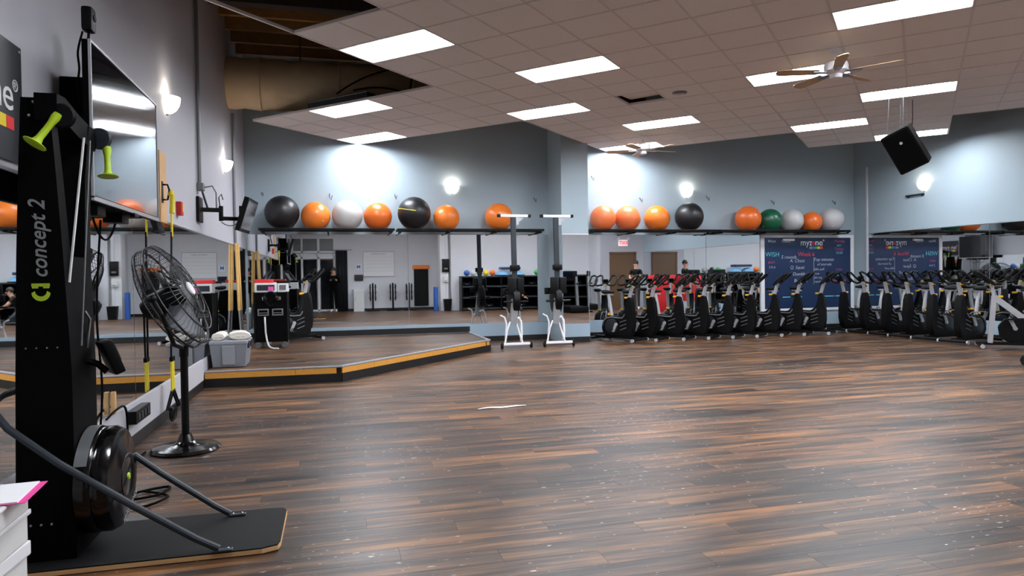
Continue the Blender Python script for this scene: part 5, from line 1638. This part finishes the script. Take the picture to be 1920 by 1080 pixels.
# ------------------------------------------------------------------ people (seen in the mirrors)
def person(name, label, loc, rz, J, shirt, trousers, shoes, sleeves, hair_len):
    """J: joint positions; one continuous skinned body, coloured by region"""
    t = thing(name, label, 'person', loc, (0, 0, rz))
    names = list(J)
    E_ = [('pelvis', 'waist'), ('waist', 'chest'), ('chest', 'neck'), ('neck', 'chin'), ('chin', 'crown'),
          ('chest', 'l_sh'), ('l_sh', 'l_el'), ('l_el', 'l_wr'), ('l_wr', 'l_hand'), ('chest', 'r_sh'), ('r_sh', 'r_el'), ('r_el', 'r_wr'), ('r_wr', 'r_hand'),
          ('pelvis', 'l_hip'), ('l_hip', 'l_kn'), ('l_kn', 'l_an'), ('l_an', 'l_toe'), ('pelvis', 'r_hip'), ('r_hip', 'r_kn'), ('r_kn', 'r_an'), ('r_an', 'r_toe')]
    RAD = dict(pelvis=(.15, .115), waist=(.135, .10), chest=(.165, .11), neck=(.055, .055), chin=(.075, .085), crown=(.07, .085), sh=(.062, .062), el=(.046, .046), wr=(.031, .031), hand=(.04, .022), hip=(.09, .09), kn=(.06, .06), an=(.043, .043), toe=(.045, .032))
    verts = [Vector(J[n_]) for n_ in names]
    edges = [(names.index(a), names.index(b_)) for a, b_ in E_]
    # fingers: five short chains out of each hand
    cat = [n_ for n_ in names]
    rad = [RAD[n_.split('_')[-1]] for n_ in names]
    for side in ('l', 'r'):
        w_, h_ = Vector(J[side + '_wr']), Vector(J[side + '_hand'])
        d_ = (h_ - w_).normalized()
        sdv = d_.cross(Vector((0, 0, 1)))
        sdv = sdv.normalized() if sdv.length > .1 else Vector((1, 0, 0))
        for q, ln in enumerate((0.05, 0.072, 0.08, 0.074, 0.06)):
            if q == 0:
                p0, dd = w_.lerp(h_, 0.45) + sdv * 0.035, (d_ * 0.6 + sdv * 0.8).normalized()
            else:
                p0, dd = h_ + sdv * (0.03 - 0.02 * (q - 1)), d_
            i0 = names.index(side + '_hand')
            verts += [p0, p0 + dd * ln * .5, p0 + dd * ln * .9 + Vector((0, 0, -ln * .3))]
            k = len(verts) - 3
            edges += [(i0, k), (k, k + 1), (k + 1, k + 2)]
            cat += [side + '_hand'] * 3
            rad += [(.010, .010), (.009, .009), (.008, .008)]
    me_ = bpy.data.meshes.new('body')
    me_.from_pydata([tuple(v) for v in verts], edges, [])
    ob_ = bpy.data.objects.new('body', me_)
    COL.objects.link(ob_)
    sk_ = ob_.modifiers.new('skin', 'SKIN')
    for i, v in enumerate(me_.skin_vertices[0].data):
        v.radius = rad[i]
        v.use_root = i == 0
    sub = ob_.modifiers.new('sub', 'SUBSURF')
    sub.levels = sub.render_levels = 2
    bpy.context.view_layer.update()
    dg = bpy.context.evaluated_depsgraph_get()
    me2 = bpy.data.meshes.new_from_object(ob_.evaluated_get(dg))
    bpy.data.objects.remove(ob_)
    me2.materials.clear()
    for m_ in (shirt, trousers, shoes, M_skin):
        me2.materials.append(m_)
    segs = [(E_[i][0], E_[i][1], Vector(J[E_[i][0]]), Vector(J[E_[i][1]])) for i in range(len(E_))]

    def region(c):
        best, bd = None, 9
        for a, b_, A, C in segs:
            ab = C - A
            tt = max(0, min(1, (c - A).dot(ab) / ab.length_squared))
            dist = (c - (A + ab * tt)).length
            if dist < bd:
                bd, best = dist, (a, b_, tt)
        a, b_, tt = best
        if 'toe' in b_:
            return 2
        if 'an' in b_.split('_'):
            return 1 if tt < .93 else 2
        if b_.split('_')[-1] in ('kn', 'hip'):
            return 1
        if b_ == 'waist':
            return 0 if tt > .25 else 1
        if b_.split('_')[-1] in ('wr',):
            return 0 if sleeves == 'long' and tt < .9 else 3
        if b_.split('_')[-1] == 'el':
            return 0 if sleeves == 'long' or tt < .6 else 3
        if b_ in ('chin', 'crown') or 'hand' in b_:
            return 3
        if b_ == 'neck':
            return 0 if tt < .75 else 3
        return 0
    for p_ in me2.polygons:
        p_.material_index = region(p_.center)
        p_.use_smooth = True
    link('body', me2, t)
    # face and hair
    ch, cr = Vector(J['chin']), Vector(J['crown'])
    upv = (cr - ch).normalized()
    fwd = Vector(J['face']) if 'face' in J else Vector((0, 1, 0))
    fwd = (fwd - upv * fwd.dot(upv)).normalized()
    side = fwd.cross(upv)
    mid = ch.lerp(cr, .5)
    B().ball(mid + fwd * 0.098 - upv * 0.01, 0.017, 8, (1, 1, 1.3)).obj('nose', M_skin, t)
    for s in (-1, 1):
        B().ball(mid + fwd * 0.080 + side * s * 0.032 + upv * 0.025, 0.011, 8).obj('eye', M_hair, t)
        B().ball(mid + side * s * 0.088, 0.02, 8, (.6, 1, 1.4)).obj('ear', M_skin, t)
    B().ball(mid + fwd * 0.085 - upv * 0.055, 0.016, 8, (1.4, .6, .5)).obj('mouth', M_red, t)
    b = B().ball(mid + upv * 0.05 - fwd * 0.022, 0.108, 16, (.92, .95, .95))
    if hair_len:
        b.ball(mid - upv * 0.05 - fwd * 0.075, 0.075, 12, (1, .7, 1.5))
    b.obj('hair', M_hair, t)
    return t


stand = dict(pelvis=(0, 0, .93), waist=(0, 0.0, 1.08), chest=(0, 0, 1.30), neck=(0, .01, 1.46), chin=(0, .03, 1.54), crown=(0, .02, 1.66),
             l_sh=(-.17, 0, 1.39), l_el=(-.24, .07, 1.16), l_wr=(-.10, .24, 1.24), l_hand=(-.06, .28, 1.27), r_sh=(.17, 0, 1.39), r_el=(.24, .07, 1.16), r_wr=(.10, .24, 1.24), r_hand=(.06, .28, 1.27),
             l_hip=(-.09, 0, .88), l_kn=(-.085, .03, .48), l_an=(-.09, 0, .09), l_toe=(-.10, .14, .035), r_hip=(.09, 0, .88), r_kn=(.085, .03, .48), r_an=(.09, 0, .09), r_toe=(.10, .14, .035))
person('person', 'person in black clothes and white shoes holding a camera, by the glass doors', (0.0, -0.50, 0), 0, stand, M_blackm, M_blackm, M_white, 'long', True)
cm = thing('photo_camera', 'black camera held up by the person in white shoes', 'camera', (0, -0.16, 1.28))
B().box((0, 0, 0), (0.13, 0.05, 0.085), bevel=0.01).obj('camera_body', M_black, cm)
B().lathe([(0, 0.0), (0.034, 0.0), (0.036, 0.05), (0.03, 0.06), (0.028, 0.04), (0, 0.04)], 18, Matrix.Translation((0, 0.025, 0)) @ Matrix.Rotation(-PI / 2, 4, 'X')).obj('lens_barrel', M_black, cm)
st2_ = dict(stand)
st2_.update(l_el=(-.22, .03, 1.12), l_wr=(-.05, .20, 1.08), l_hand=(.01, .24, 1.09), r_el=(.22, .03, 1.12), r_wr=(.06, .22, 1.10), r_hand=(.0, .26, 1.12))
k_ = 1.045
st2_ = {a: tuple(c * k_ for c in b_) for a, b_ in st2_.items()}
person('person', 'person in a black short-sleeved shirt standing near the brown door, looking at the hands', (10.75, 3.75, 0), 0.6, st2_, M_black, M_dkgrey, M_white, 'short', False)
kn_ = dict(pelvis=(0, -.05, .42), waist=(0, .0, .56), chest=(0, .10, .76), neck=(0, .16, .90), chin=(0, .20, .97), crown=(0, .22, 1.09),
           l_sh=(-.17, .10, .84), l_el=(-.23, .25, .64), l_wr=(-.10, .42, .52), l_hand=(-.07, .47, .50), r_sh=(.17, .10, .84), r_el=(.23, .25, .64), r_wr=(.10, .42, .52), r_hand=(.07, .47, .50),
           l_hip=(-.09, -.03, .40), l_kn=(-.11, .33, .07), l_an=(-.10, -.10, .06), l_toe=(-.10, -.24, .04), r_hip=(.09, -.03, .40), r_kn=(.12, .33, .07), r_an=(.10, -.10, .06), r_toe=(.10, -.24, .04))
person('person', 'person in a dark shirt kneeling on the floor before the shelves', (6.4, 2.55, 0), -1.3, kn_, M_black, M_dkgrey, M_coral, 'short', False)
